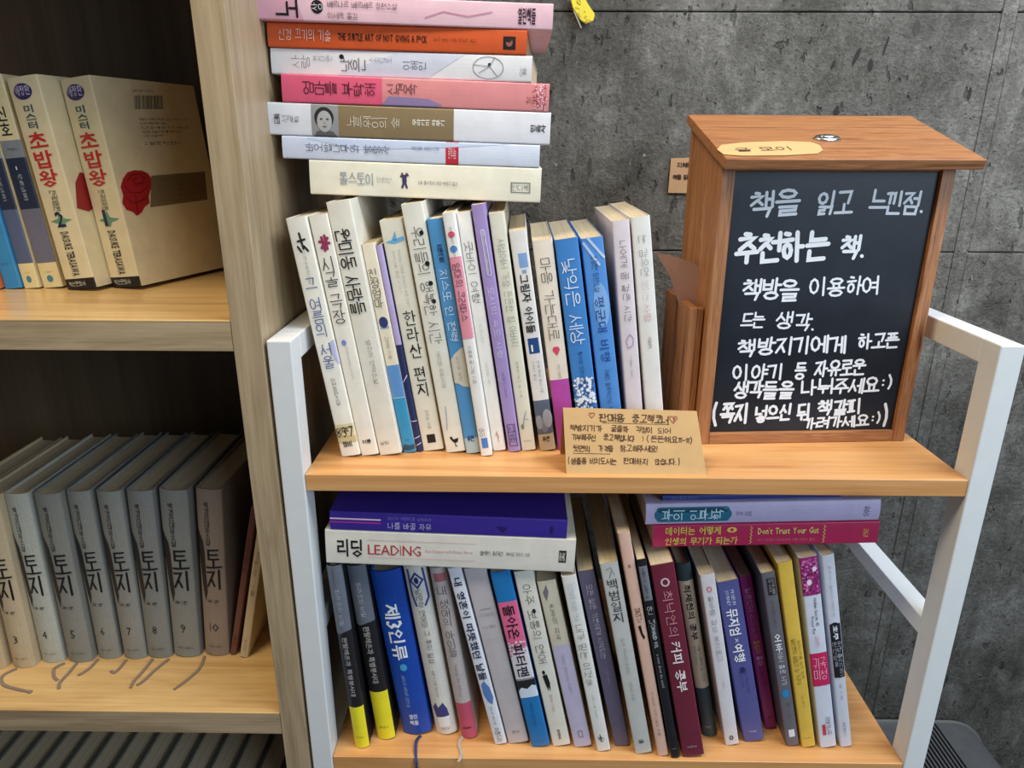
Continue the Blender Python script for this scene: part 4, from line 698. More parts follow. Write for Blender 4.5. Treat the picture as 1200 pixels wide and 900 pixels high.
for (n, bl, tl, tr, yw, lab) in ((2, (78, 340), (3, 85), (40, 84), -.20, 'thick cream comic with red title marked 2 in a green diamond'), (1, (131, 337.5), (66, 85.3), (102, 84.8), -.31, 'thick cream comic with red title marked 1 and a rose on its cover')):
    P0 = hitZ(*bl, zmid)
    M, w, h = frame_from(P0, tl, tr, yw)
    M = ground(M, w, zmid)
    b = make_book('comic_book', M, w, .186, .128, CR, sushi(n), lab, 'comics on the middle oak shelf', bulge=.0012)
    # rose and print on the visible cover
    Mi = M.inverted(); pn = M @ Vector((w, 0, 0)); nn = M.to_3x3() @ Vector((1, 0, 0))
    def cov(px, py, e=.0003):
        q = Mi @ hitP(px, py, pn, nn); return (w+e, q.y, q.z)
    cx = M @ Vector((w, 0, 0))
    surf = lambda yy, zz, e: (w+e, yy, zz)
    if n == 1:
        def blob(name, pix, col, e=.0003): 
            mesh_obj(name, [cov(x, y, e) for x, y in pix], [tuple(range(len(pix)))], paint(col), b)
        blob('printed_mark', [(144, 209), (149, 202), (157, 199.5), (166, 200), (173, 203), (177, 209), (177, 220), (174, 230), (175, 238), (169, 243), (166, 249), (160, 253), (155, 248), (148, 246), (143, 238), (144, 229), (141, 219)], (170, 34, 38))
        for pts in ([(149, 212), (154, 205), (163, 204), (169, 209), (166, 215), (158, 216), (155, 211), (160, 208)], [(146, 218), (153, 226), (164, 226), (174, 217)], [(147, 232), (156, 238), (166, 235), (173, 229)], [(158, 228), (160, 240), (161, 250)]):
            q = MB(); q.line([cov(x, y)[1:] for x, y in pts], .0004); q.build('printed_mark', surf, paint((110, 16, 24)), b, .0005)
        blob('cover_band', [(177, 206), (240, 201), (243, 234), (176, 243)], (128, 112, 82))
        q = MB(); rr = random.Random(3)
        for i in range(24):
            x = 157+i*1.4; wd = rr.uniform(.3, .9)
            q.poly([cov(x, 112)[1:], cov(x+wd, 112)[1:], cov(x+wd+.5, 128)[1:], cov(x+.5, 128)[1:]])
        q.build('barcode', surf, paint((50, 46, 38)), b, .0004)
        def line(text, x0, y0, x1, y1, hh, col=(70, 62, 50)):
            A = Vector(cov(x0, y0)[1:]); B2 = Vector(cov(x1, y1)[1:]); ex = (B2-A); L = ex.length; ex /= L
            q = MB(); put_text(q, text, tuple(A), tuple(ex), (-ex.y, ex.x), L, hh, 'N'); q.build('small_print', surf, paint(col), b, .0004)
        line('발행인 정욱 가격 오천원', 155, 107.5, 179, 108, .0016)
        for i, tx in enumerate(('초밥의 세계에 뛰어든 소년의 이야기가 다시', '한 권의 책으로 묶여 나왔다', '최고의 요리사를 향한 뜨거운 승부와 감동', '소년은 오늘도 바다를 향해 간다', '그의 손끝에서')):
            line(tx, 163+i*1.2, 141+i*5, 163+(57, 30, 55, 45, 24)[i]+i*1.2, 141.5+i*4.6, .0021)
        line('값 팔천원 학산문화사', 169, 170, 212, 169, .0028)
        for i in range(5): line('초밥 하나에 담긴 마음을 전하는 사람들의 이야기', 184, 213+i*6, 238, 209.5+i*5.6, .0014, (96, 84, 60))
    else:
        mesh_obj('printed_mark', [cov(x, y) for x, y in [(88, 214), (93, 202), (105, 204), (112, 220), (114, 240), (104, 248), (90, 244), (89, 230)]], [tuple(range(8))], paint((150, 34, 34)), b)

# ================================================================ LYING STACKS
def stack(data, phi, Y, group, zline=None):
    """books lying spine to the front; zline(x) gives the supporting line of the lowest"""
    n = Vector((math.sin(phi), 0, math.cos(phi))); e = Vector((-math.cos(phi), 0, math.sin(phi)))
    base = None; out = []
    for d in data:
        yb_ = Y+d.get('dy', 0)
        R = hitY(*d['r'], yb_); Lf = hitY(*d['l'], yb_); T = hitY(*d['t'], yb_)
        h = (Lf-R).length; w = abs((T-R).dot(n))*.99 if 'w' not in d else d['w']
        if base is None: base = R.dot(n)
        R = R + n*(base-R.dot(n))
        yw = d.get('yaw', 0); Rm = Matrix.Rotation(yw, 3, n)
        e2 = Rm @ e; dn = Rm @ Vector((0, 1, 0)); xd = n
        M = Matrix(((xd.x, dn.x, e2.x, R.x), (xd.y, dn.y, e2.y, R.y), (xd.z, dn.z, e2.z, R.z), (0, 0, 0, 1)))
        out.append(make_book(d.get('name', 'paperback'), M, w, h, d.get('d', .145), d['c'], d['i'], d['lab'], group, hard=d.get('hard', False), bulge=d.get('bulge')))
        base += w+.0003
    return out
S_ = [
 dict(r=(633, 237.7), l=(364, 227.3), t=(633, 196.9), c=(238, 232, 210), d=.15, lab='cream book with pale title and dark insect print, lowest of the upper lying stack',
   i=[('T', '톨스토이', .13, .28, .34, (150, 158, 168), 'H', 'R', .5, .06), ('T', '단편선', .29, .355, .16, (150, 158, 168), 'N', 'R', .5), ('E', .41, .5, .010, .12, (70, 60, 96)), ('L', [[(.3, .40), (.7, .42)], [(.3, .42), (.7, .40)], [(.62, .395), (.66, .425)]], (70, 60, 96), .03), ('T', 'L.N. 톨스토이 지음 박형규 옮김', .47, .64, .11, (110, 110, 108), 'N', 'R', .46), ('T', '인디북', .875, .95, .17, (100, 100, 100), 'N', 'R', .42), ('L', [[(.28, .872), (.56, .872), (.56, .952), (.28, .952), (.28, .872)]], (100, 100, 100), .012)]),
 dict(r=(631.7, 198), l=(331.7, 187), t=(632.5, 171), c=(214, 220, 234), lab='pale blue lying book with a small red block on its spine',
   i=[('P', [(.5, .3), (.9, .1), (1, .1), (1, .9), (.7, .6)], (196, 206, 228), .0002), ('T', '바오밥나무와 방랑자', .09, .42, .36, (86, 92, 110), 'H', 'S', .55, .055), ('T', '김미월 장편소설', .50, .61, .18, (90, 120, 160), 'N', 'S', .66), ('B', .635, .685, (196, 44, 60)), ('T', '문학나눔', .645, .676, .5, (244, 220, 224), 'N', 'R', .5)]),
 dict(r=(644, 171), l=(313, 158.3), t=(645.5, 132.5), c=(228, 228, 232), lab='white book with a brown centre panel and small grey portrait on its spine',
   i=[('T', '세계문학', .055, .12, .22, (70, 68, 70), 'N', 'S', .5), ('T', '전집', .03, .05, .3, (70, 68, 70), 'N', 'R', .5), ('B', .16, .255, (150, 150, 150)), ('P', [(0, .168), (.16, .178), (.2, .205), (.16, .236), (0, .25)], (96, 94, 94), .0004), ('E', .205, .58, .034, .33, (44, 42, 44), .00042), ('E', .206, .47, .026, .33, (178, 176, 174), .00048), ('E', .195, .54, .005, .03, (80, 76, 76), .0006), ('E', .217, .54, .005, .03, (80, 76, 76), .0006), ('E', .206, .31, .008, .025, (120, 104, 102), .0006), ('E', .206, .42, .003, .04, (156, 152, 150), .0006),
      ('B', .255, .66, (138, 118, 86)), ('T', '노르웨이의 숲', .285, .47, .34, (226, 218, 200), 'H', 'S', .5, .05), ('T', '무라카미 하루키', .515, .63, .2, (236, 230, 214), 'N', 'S', .55, .02), ('T', '민음사', .93, .985, .24, (40, 40, 40), 'N', 'S', .5, .02)]),
 dict(r=(642.7, 130.7), l=(331, 118), t=(643, 97), c=(220, 140, 140), lab='pink book with black title and orange-pink right half in the upper lying stack',
   i=[('B', 0, .375, (224, 92, 122)), ('P', [(.05, .375), (.35, .40), (.3, .55), (.1, .60), (0, .58), (0, .375)], (150, 130, 170), .00022), ('T', '엄마를 부탁해', .08, .355, .46, (70, 24, 40), 'H', 'S', .55, .06), ('T', '신경숙', .395, .51, .4, (90, 50, 56), 'H', 'S', .62, .055), ('T', '창비', .915, .95, .26, (110, 40, 40), 'N', 'S', .4), ('N', .94, .99, .05, .95, [(244, 210, 214), (180, 70, 90)], 60, .035)]),
 dict(r=(622.7, 95.7), l=(313, 86.7), t=(623, 64), c=(226, 226, 228), yaw=-.05, lab='white lying book with scattered black letters and a line-drawn flower at its right end',
   i=[('P', [(0, .25), (1, .5), (1, .75), (0, .6)], (206, 210, 224), .0002), ('T', '사랑', .08, .155, .5, (60, 60, 64), 'H', 'S', .5, .03), ('T', '한다면', .165, .24, .2, (140, 140, 146), 'N', 'S', .66), ('T', '낮은', .27, .37, .5, (50, 50, 54), 'H', 'S', .45, .045), ('E', .275, .74, .009, .09, (20, 20, 20)), ('T', '소리로', .38, .47, .2, (150, 150, 156), 'N', 'S', .66), ('T', '이해인', .51, .60, .34, (70, 70, 74), 'H', 'S', .5, .05), ('T', '마음', .955, .98, .3, INK, 'N', 'S', .4),
      ('L', [[(.5+.42*math.cos(a*.3927), .835+.058*math.sin(a*.3927)) for a in range(17)], [(.55, .84), (.9, .86)], [(.55, .84), (.3, .80)], [(.55, .84), (.6, .78)], [(.55, .84), (.2, .87)]], (120, 120, 126), .012), ('E', .84, .62, .006, .07, (50, 50, 54))]),
 dict(r=(617, 63), l=(310, 56), t=(618, 33), c=(208, 88, 40), yaw=-.04, lab='orange lying book with white title and a small dark icon',
   i=[('T', '신경 끄기의 기술', .045, .25, .44, (236, 206, 196), 'H', 'R', .52, .045), ('T', 'THE SUBTLE ART OF NOT GIVING A F*CK', .275, .62, .28, (44, 24, 24), 'N', 'R', .5, .02), ('T', '마크 맨슨 지음 한재호 옮김', .645, .81, .12, (70, 30, 20), 'N', 'R', .5), ('B', .91, .957, (34, 26, 26), .2, .72), ('E', .933, .48, .013, .17, (150, 96, 80), .0004), ('E', .93, .58, .012, .1, (40, 26, 26), .00048)]),
 dict(r=(647.5, 31), l=(292, 17.5), t=(647.7, -1), c=(230, 190, 200), d=.155, lab='pale pink lying book with black brush title, topmost of the upper lying stack',
   i=[('P', [(0, 0), (1, 0), (1, .15), (0, .18)], (214, 160, 176), .0002), ('T', '뇌', .09, .17, .9, (26, 22, 24), 'H', 'S', .6, .08), ('E', .225, .55, .020, .26, (24, 22, 26)), ('T', '상', .205, .245, .28, (240, 230, 236), 'N', 'S', .55), ('T', '베르나르 베르베르 장편소설', .26, .49, .24, (60, 44, 52), 'N', 'R', .66), ('T', '이세욱 옮김', .26, .36, .24, (60, 44, 52), 'N', 'R', .24),
      ('L', [[(.3, .58), (.55, .64), (.4, .72), (.6, .80)]], (204, 140, 160), .02), ('T', '열린책들', .885, .945, .62, (60, 30, 44), 'N', 'R', .5, .03)]),
]
stack(S_, math.radians(1.85), YS1, 'books lying in the upper stack')
L1 = [
 dict(r=(672.4, 671.4), l=(382.6, 659.4), t=(673.6, 632), c=(232, 226, 212), d=.16, lab='white book with bold black and red title, lying under the purple one',
   i=[('T', '리딩', .045, .155, .52, (28, 26, 26), 'N', 'R', .5, .035), ('T', 'LEADING', .17, .385, .30, (190, 50, 50), 'N', 'R', .48), ('L', [[(.25, .17), (.25, .60)], [(.76, .17), (.76, .60)]], (226, 176, 170), .008), ('T', 'Alex Ferguson with Michael Moritz', .40, .59, .09, (220, 160, 156), 'N', 'R', .5), ('T', '알렉스 퍼거슨', .62, .715, .14, (50, 48, 48), 'N', 'R', .5), ('T', '마이클 모리츠 지음', .725, .82, .10, (90, 88, 88), 'N', 'R', .5), ('B', .935, .965, (40, 38, 38), .3, .66), ('T', 'RHK', .938, .962, .26, (232, 226, 212), 'N', 'R', .48)]),
 dict(r=(664.2, 626), l=(387.2, 621.6), t=(665.5, 604), c=(62, 44, 150), d=.16, lab='purple lying book with pink and white stripes, above the black-and-red titled one',
   i=[('B', 0, .215, (236, 200, 224), .60, .68), ('B', 0, .215, (176, 60, 150), .42, .50), ('T', '당신의 브랜드로 성장하라', .245, .43, .16, (150, 136, 210), 'N', 'R', .76), ('T', '나를 바꿀 자유', .245, .43, .34, (214, 206, 240), 'N', 'R', .36), ('P', [(.55, .70), (.5, .75), (.2, .73)], (40, 28, 96)), ('E', .935, .45, .008, .22, (40, 28, 96))]),
]
A1 = stack(L1, math.radians(1.9), YS2, 'books lying at the left on the lower standing row')
L2 = [
 dict(r=(1027.6, 636.8), l=(764.5, 643.5), t=(1029, 611), c=(192, 40, 88), d=.15, lab='crimson book with yellow two-line title, lowest of the right lying pair',
   i=[('T', '데이터는 어떻게', .055, .305, .36, (240, 214, 90), 'N', 'R', .75, .03), ('T', '인생의 무기가 되는가', .055, .38, .36, (240, 214, 90), 'N', 'R', .28, .03), ('E', .35, .76, .022, .12, (240, 214, 90)), ('E', .35, .76, .008, .07, (192, 40, 88), .0004), ('L', [[(.1+.08*i, .432+.008*(i % 2)) for i in range(11)], [(.1+.08*i, .755+.008*(i % 2)) for i in range(11)]], (240, 200, 120), .014),
      ('T', "Don't Trust Your Gut", .465, .735, .27, (244, 220, 130), 'N', 'R', .68, .03), ('T', '세스 스티븐스 다비도위츠 지음 안진이 옮김', .465, .72, .11, (232, 150, 160), 'N', 'R', .28), ('T', '더퀘스트', .93, .955, .44, (240, 200, 90), 'N', 'R', .5)]),
 dict(r=(1030, 609.5), l=(756.5, 618), t=(1030, 584.5), c=(196, 186, 220), d=.155, bulge=.002, lab='lavender book with a teal rounded title panel, resting on the crimson book',
   i=[('L', [[(.5, .07), (.5, .335)]], (40, 112, 140), .33), ('L', [[(.72, .06), (.72, .345)], [(.28, .06), (.28, .345)]], (40, 112, 140), .13), ('T', '부의 인문학', .07, .335, .5, (214, 236, 244), 'H', 'S', .5, .07), ('T', '우석 지음', .385, .455, .2, (120, 112, 160), 'N', 'R', .5), ('T', '오픈마인드', .93, .955, .5, (70, 60, 110), 'N', 'R', .5)]),
 dict(r=(985, 585.5), l=(776, 597), t=(985, 580.5), w=.0052, c=(50, 66, 140), d=.14, dy=.006, lab='thin dark blue book on the lavender one, right under the upper pine shelf',
   i=[('T', '경제 투자 이야기', .05, .20, .5, (130, 140, 200), 'N', 'R', .5), ('T', '부동산 시장 분석', .30, .60, .5, (60, 60, 150), 'N', 'R', .5)]),
]
stack(L2, math.radians(-1.9), YS3, 'books lying at the right on the lower standing row')

# ================================================================ WOODEN BOX WITH BLACKBOARD
PBL = hitZ(816, 521, zup); PBR = hitZ(1059, 517, zup)
ex = (PBR-PBL); W_ = ex.length; ex.normalize(); ey = Vector((0, 0, 1)).cross(ex)
bM = Matrix(((ex.x, ey.x, 0, PBL.x), (ex.y, ey.y, 0, PBL.y), (0, 0, 1, zup+.0003), (0, 0, 0, 1)))
bx = empty('suggestion_box', bM); tag(bx, 'reddish cedar box with sloping lid and a handwritten blackboard front', 'suggestion box')
bi = bM.inverted()
def bpt(px, py): return bi @ hitP(px, py, PBL, ey)
HB = bpt(990, 192).z; DBX = .100; slope = math.tan(math.radians(17.5))
st = .0115; tb = .010
print('box', W_, HB, 'xL', bpt(852, 200).x, 'xR', bpt(1120, 197).x)
def bbox_(name, x0, x1, y0, y1, z0, z1, ax, b=.0006): return box(name, x0, x1, y0, y1, z0, z1, cedar(ax), bx, b)
bbox_('frame_stile', 0, st, 0, tb, 0, HB, 2); bbox_('frame_stile', W_-st, W_, 0, tb, 0, HB, 2)
bbox_('frame_rail', st+.0002, W_-st-.0002, 0, tb, 0, .0105, 0)
bbox_('frame_rail', st+.0002, W_-st-.0002, .003, tb, HB-.006, HB, 0)
board = box('blackboard', st+.0002, W_-st-.0002, .004, .0075, .0107, HB-.0062, None, bx, .0003)
m, N, L, B = newmat('blackboard'); n_ = noise(N, L, coords(N, L), 18, 5, .6); L.new(ramp(N, L, n_, [(.35, lin((18, 22, 30))), (.7, lin((30, 36, 46)))]), B.inputs['Base Color']); B.inputs['Roughness'].default_value = .38; B.inputs['Specular IOR Level'].default_value = .35; board.data.materials.append(m)
def side_wall(name, x0, x1):
    V = [(x0, tb+.0002, 0), (x1, tb+.0002, 0), (x1, DBX, 0), (x0, DBX, 0), (x0, tb+.0002, HB), (x1, tb+.0002, HB), (x1, DBX, HB+slope*(DBX)), (x0, DBX, HB+slope*(DBX))]
    return mesh_obj(name, V, [(0, 3, 2, 1), (4, 5, 6, 7), (0, 1, 5, 4), (1, 2, 6, 5), (2, 3, 7, 6), (3, 0, 4, 7)], cedar(2), bx)
side_wall('side_board', .0006, .0092); side_wall('side_board', W_-.0092, W_-.0006)
bbox_('back_board', .0096, W_-.0096, DBX-.009, DBX-.0002, 0, HB+slope*(DBX-.01), 0)
bbox_('bottom_board', .0096, W_-.0096, tb+.0002, DBX-.0094, .002, .009, 0)
# the lid: three boards side by side, sloping up towards the wall
LT = .0085; ov = .017; yl0, yl1 = -.016, DBX+.004
q = [bpt(849, 190), bpt(1147, 187)]
lx0, lx1 = -.0035, W_+.0125
lid = empty('lid', bM @ Matrix.Translation((0, 0, HB+.0006)) @ Matrix.Rotation(math.atan(slope), 4, 'X')); lid.parent = bx; lid.matrix_parent_inverse = bM.inverted()
# lid is one mesh of glued boards with grooves, so keep it as a part with its own sub-parts
LD = (yl1-yl0)/math.cos(math.atan(slope)); n3 = 3
for i in range(n3):
    a = yl0+LD*i/n3; b_ = yl0+LD*(i+1)/n3
    box('lid_board', lx0, lx1, a+(.0002 if i else 0), b_-.0002, 0, LT, cedar(0), lid, .0007)
# oval steel coin-slot plate
bm = bmesh.new()
bmesh.ops.create_cone(bm, cap_ends=True, segments=28, radius1=.0125, radius2=.0105, depth=.002, matrix=Matrix.Translation((0, 0, .001)) @ Matrix.Scale(.62, 4, (0, 1, 0)))
bmesh.ops.create_cone(bm, cap_ends=True, segments=20, radius1=.0075, radius2=.006, depth=.0012, matrix=Matrix.Translation((0, 0, .0026)) @ Matrix.Scale(.5, 4, (0, 1, 0)))
lM = lid.matrix_world.copy()
LIDW = bM @ Matrix.Translation((0, 0, HB+.0006)) @ Matrix.Rotation(math.atan(slope), 4, 'X')
def on_lid(px, py):
    nrm = LIDW.to_3x3() @ Vector((0, 0, 1)); p = hitP(px, py, LIDW @ Vector((0, 0, LT)), nrm); return LIDW.inverted() @ p
ml, N, L, B = newmat('steel'); B.inputs['Metallic'].default_value = 1; B.inputs['Roughness'].default_value = .22; B.inputs['Base Color'].default_value = (.62, .64, .66, 1)
kp = on_lid(969, 163); kn = bm_obj('lock_plate', bm, ml, lid, True); kn.location = (kp.x, kp.y, LT+.0001)

# kraft name tag lying on the lid
pts = [(840, 176), (845, 171), (870, 168), (920, 166.5), (950, 167.5), (960, 171), (964, 177), (958, 181), (920, 183), (870, 183.5), (848, 182)]
KR = (206, 166, 112)
lab = empty('paper_tag', LIDW @ Matrix.Translation((0, 0, LT+.0004))); tag(lab, 'small rounded kraft paper tag lying on the lid of the cedar box', 'paper tag')
li = lab.matrix_world.inverted()
P2 = [on_lid(x, y) for x, y in pts]; nn_ = len(P2)
mesh_obj('paper', [(p.x, p.y, 0) for p in P2]+[(p.x, p.y, .0005) for p in P2], [tuple(range(nn_)), tuple(range(nn_, 2*nn_))]+[(i, (i+1) % nn_, nn_+(i+1) % nn_, nn_+i) for i in range(nn_)], paint(KR, .8, .05, 'kraft'), lab)
A = on_lid(863, 179); B_ = on_lid(932, 177); q = MB(); dx = (B_-A); Lg = dx.xy.length; d2 = dx.xy.normalized()
put_text(q, '글 모이', (A.x, A.y), (d2.x, d2.y), (-d2.y, d2.x), Lg, .0085, 'H', rad=.05, jit=.03)
q.build('handwriting', lambda x, y, e: (x, y, .0005+e), paint((60, 46, 34)), lab, .0002)

# chalk-marker writing
SB = lambda x, y, e: (x, .004-e, y)
CH = paint((232, 236, 240), .6, .02, 'chalk')
def chalk(text, x0, y0, x1, y1, hpx, rad=.075, seed=1):
    hpx *= .88; rad *= .86
    a = bpt(x0, y0); b = bpt(x1, y1); hh = (bpt((x0+x1)/2, y0-hpx/2)-bpt((x0+x1)/2, y0+hpx/2)).z
    d = Vector((b.x-a.x, b.z-a.z)); Lg = d.length; d.normalize(); q = MB()
    put_text(q, text, (a.x, a.z-hh*.5), (d.x, d.y), (-d.y, d.x), Lg, hh, 'H', rad=rad, jit=.05)
    q.build('chalk_lettering', SB, CH, bx, .0003)
for a in [('책을', 883, 240, 942, 237, 33), ('읽고', 960, 238, 1003, 237, 30), ('느낀점.', 1022, 236, 1094, 238, 30),
          ('추천하는', 866, 295, 974, 287, 37, .095), ('책.', 990, 289, 1026, 289, 30, .09),
          ('책방을', 872, 341, 940, 340, 27), ('이용하여', 952, 338, 1036, 334, 23),
          ('드는', 870, 377, 899, 377, 20), ('생각.', 912, 377, 965, 378, 22),
          ('책방지기에게', 868, 409, 996, 404, 22, .085), ('하고픈', 1009, 402, 1058, 400, 19, .09),
          ('이야기', 862, 438, 922, 436, 20, .085), ('등', 934, 436, 947, 436, 21, .085), ('자유로운', 958, 434, 1019, 431, 20, .085),
          ('생각들을', 862, 458, 932, 459, 22, .085), ('나눠주세요', 943, 455, 1034, 452, 19, .09), (':)', 1036, 450, 1053, 449, 15, .11),
          ('(쪽지', 838, 487, 880, 485, 25, .085), ('넣으신', 888, 487, 930, 485, 21, .09), ('뒤', 938, 485, 953, 484, 21, .09), ('책갈피', 962, 480, 1013, 477, 19, .095),
          ('가려가세요', 943, 498, 1022, 494, 14, .11), (':)', 1024, 492, 1038, 491, 12, .13), (')', 1040, 487, 1048, 486, 24, .09)]:
    chalk(*a)

# pocket on the left flank of the box, with a sheet of brown card in it
ph = bpt(836, 365).z; wl = -(bpt(814, 365)).x
pk_d = .078
bbox_('pocket_front', -wl+.0072, -.0004, .0125, .0205, 0.001, ph, 2)
bbox_('pocket_side', -wl, -wl+.007, .0123, .0207+pk_d, .001, ph+.0006, 2)
bbox_('pocket_back', -wl+.0072, -.0004, .0207+pk_d-.007, .0207+pk_d, .001, ph, 2)
bbox_('pocket_floor', -wl+.0072, -.0004, .0207, .0205+pk_d-.007, .001, .006, 1)
bs = empty('brown_card', bM @ Matrix.Translation((-wl*.45, .05, .0065))); tag(bs, 'reddish brown card with rounded corner standing in the side pocket of the box', 'card')
# the card stands upright, turned towards the front
cn = (bM.to_3x3() @ Vector((-.35, -1, 0))).normalized(); cp = bM @ Vector((-wl*.35, .042, .0))
cpt = [(769, 297), (785, 299), (812, 308), (836, 323), (838, 330), (837, 372), (832, 400), (806, 400), (800, 372), (792, 345), (784, 322)]
w3 = [hitP(x, y, cp, cn) for x, y in cpt]; bsi = bs.matrix_world.inverted()
V = [bsi @ p for p in w3]+[bsi @ (p-cn*.0012) for p in w3]; k = len(w3)
mesh_obj('card_sheet', V, [tuple(range(k)), tuple(range(k, 2*k))]+[(i, (i+1) % k, k+(i+1) % k, k+i) for i in range(k)], paint((150, 110, 90), .7, .08, 'brown_card'), bs)

# ================================================================ KRAFT NOTICE CARD ON THE SHELF EDGE
cb0, cb1 = hitZ(664, 557, zup+.001), hitZ(828, 557, zup+.001); cb0.y = cb1.y = max(YF+.0065, min(cb0.y, cb1.y))
lean = math.radians(20); up_ = Vector((0, math.sin(lean), math.cos(lean))); nrm = Vector((0, -math.cos(lean), math.sin(lean)))
sg = empty('notice_card', loc((cb0.x, cb0.y, zup+.0006))); tag(sg, 'kraft notice card with small handwriting at the front edge of the upper pine shelf', 'notice card')
c0 = sg.matrix_world.translation
def spx(px, py): return hitP(px, py, c0, nrm)
co = [spx(664, 557), spx(828, 557), spx(816.5, 482), spx(659.8, 478)]
co = [Vector(p)-c0 for p in co]
V = []; 
for off in (0, .0010):
    V += [p-nrm*off for p in co]
mesh_obj('front_sheet', V, [(0, 1, 2, 3), (7, 6, 5, 4), (0, 4, 5, 1), (1, 5, 6, 2), (2, 6, 7, 3), (3, 7, 4, 0)], paint(KR, .8, .05, 'kraft'), sg)
tl, tr = co[3]-nrm*.0011, co[2]-nrm*.0011
bk = [Vector((tl.x, tl.y, tl.z)), Vector((tr.x, tr.y, tr.z)), Vector((tr.x+.002, tr.y+.020, 0)), Vector((tl.x, tl.y+.020, 0))]
mesh_obj('back_sheet', bk+[p+Vector((0, .001, 0)) for p in bk], [(0, 1, 2, 3), (7, 6, 5, 4), (0, 4, 5, 1), (1, 5, 6, 2), (2, 6, 7, 3), (3, 7, 4, 0)], paint((176, 138, 92), .8, .05, 'kraft'), sg)
uax = Vector((1, 0, 0))
def s2(px, py):
    p = spx(px, py)-c0; return Vector((p.dot(uax), p.dot(up_)))
SS = lambda x, y, e: tuple(uax*x+up_*y+nrm*e)
def note(text, x0, y0, x1, y1, hpx, col=(84, 52, 26), rad=.06):
    a, b = s2(x0, y0), s2(x1, y1); hh = (s2(x0, y0-hpx/2)-s2(x0, y0+hpx/2)).y; d = (b-a); Lg = d.length; d.normalize(); q = MB()
    put_text(q, text, (a.x, a.y-hh/2), (d.x, d.y), (-d.y, d.x), Lg, hh, 'H', rad=rad, jit=.05); q.build('handwriting', SS, paint(col), sg, .0002)
note('판매용', 702, 489.5, 733, 490, 9); note('중고책코너', 741, 490, 784, 492, 9)
for (x0, y0, x1, y1, tx, h_) in [(668, 501, 706, 502, '책방지기가', 7), (716, 502, 737, 503, '굶을까', 7), (745, 503, 765, 504, '걱정이', 7), (771, 505, 787, 505, '되어', 6),
    (670, 512, 699, 513, '기부해주신', 7), (707, 512, 744, 514, '중고책입니다', 7), (749, 514, 756, 514, ':)', 5), (758, 514, 813, 516, '(든든해요ㅠㅡㅠ)', 7),
    (672, 525, 692, 526, '뒷면의', 7), (701, 525, 719, 526, '가격을', 7), (727, 525, 773, 526, '참고해주세요!', 7),
    (666, 540, 688, 540, '(샘플용', 7), (691, 540, 723, 541, '비치도서는', 7), (731, 540, 760, 541, '판매하지', 7), (768, 541, 798, 541, '않습니다.)', 7)]: note(tx, x0, y0, x1, y1, h_)
q = MB()
for (x0, y0, x1, y1) in ((706, 495.5, 784, 497.5), (672, 531, 715, 532)):
    q.line([tuple(s2(x0, y0)), tuple(s2(x1, y1))], .00022)
q.build('underline', SS, paint((110, 74, 44)), sg, .0002)
for cx_, cy_, r_ in ((693.5, 486.5, 3.4), (789, 491.5, 4.6)):
    q = MB(); c2 = s2(cx_, cy_); R_ = (s2(cx_+r_, cy_)-c2).length
    q.line([(c2.x+R_*x, c2.y+R_*y) for x, y in ((0, -1), (-1, .2), (-.75, .8), (-.2, .75), (0, .3), (.3, .8), (.85, .75), (1, .2), (0, -1))], .0003)
    if r_ > 4: q.poly([(c2.x+R_*x*.7, c2.y+R_*y*.7) for x, y in ((0, -1), (.9, .2), (.6, .7), (.2, .6), (0, .3))])
    q.build('heart', SS, paint((150, 70, 50)), sg, .0002)

# ================================================================ WALL BITS AND THE BLACK UNIT
def wall_paper(px):
    p = [hitY(x, y, YW-.0022) for x, y in px]; return p
wp = wall_paper([(786.5, 185.5), (832, 184), (832, 227), (783, 226)])
wn = empty('wall_note', loc(wp[3])); tag(wn, 'small kraft note taped to the concrete wall, half hidden by the cedar box', 'note')
V = [p-wp[3] for p in wp]; V = V+[v+Vector((0, .0012, 0)) for v in V]
mesh_obj('paper', V, [(0, 1, 2, 3), (7, 6, 5, 4), (0, 4, 5, 1), (1, 5, 6, 2), (2, 6, 7, 3), (3, 7, 4, 0)], paint((190, 150, 112), .8, .05, 'kraft'), wn)
for tx, x0, y0, x1 in (('지혜의', 793, 196, 811), ('책을 읽고', 788, 210, 811)):
    a = hitY(x0, y0, YW)-wp[3]; b = hitY(x1, y0, YW)-wp[3]; q = MB(); put_text(q, tx, (a.x, a.z), (1, 0), (0, 1), b.x-a.x, .0055, 'H', rad=.09, jit=.05)
    q.build('handwriting', lambda x, y, e: (x, -e, y), paint((60, 44, 34)), wn, .0003)
# yellow woven charm hanging at the top edge
g0 = hitY(683, -30, YW-.006)
yl = empty('yellow_charm', loc(g0)); tag(yl, 'yellow mesh charm hanging on a string before the concrete wall', 'ornament')
pp = [hitY(x, y, YW-.006)-g0 for x, y in ((667, -6), (682, -8), (688, 4), (697, 17), (695, 25), (686, 28.5), (680, 24), (671, 10))]
bm = bmesh.new(); f_ = bm.faces.new([bm.verts.new(p) for p in pp]); r_ = bmesh.ops.extrude_face_region(bm, geom=[f_]); bmesh.ops.translate(bm, verts=[v for v in r_['geom'] if isinstance(v, bmesh.types.BMVert)], vec=(0, -.003, 0))
bmesh.ops.bevel(bm, geom=bm.edges[:], offset=.0008, segments=2, affect='EDGES'); bm_obj('mesh_leaf', bm, paint((236, 214, 60), .5), yl)
q = MB(); rr = random.Random(5)
for i in range(26):
    t0 = rr.random(); a = pp[0].lerp(pp[5], t0)+Vector((rr.uniform(-.001, .007), 0, rr.uniform(-.003, .003)))
    q.line([(a.x, a.z), (a.x+.0018, a.z-.0014)], .0003, False)
q.build('dark_threads', lambda x, y, e: (x, -.0031-e, y), paint((120, 104, 30)), yl, .0002)
a = hitY(672, 12, YW-.006)-g0; b = hitY(681, 33, YW-.006)-g0
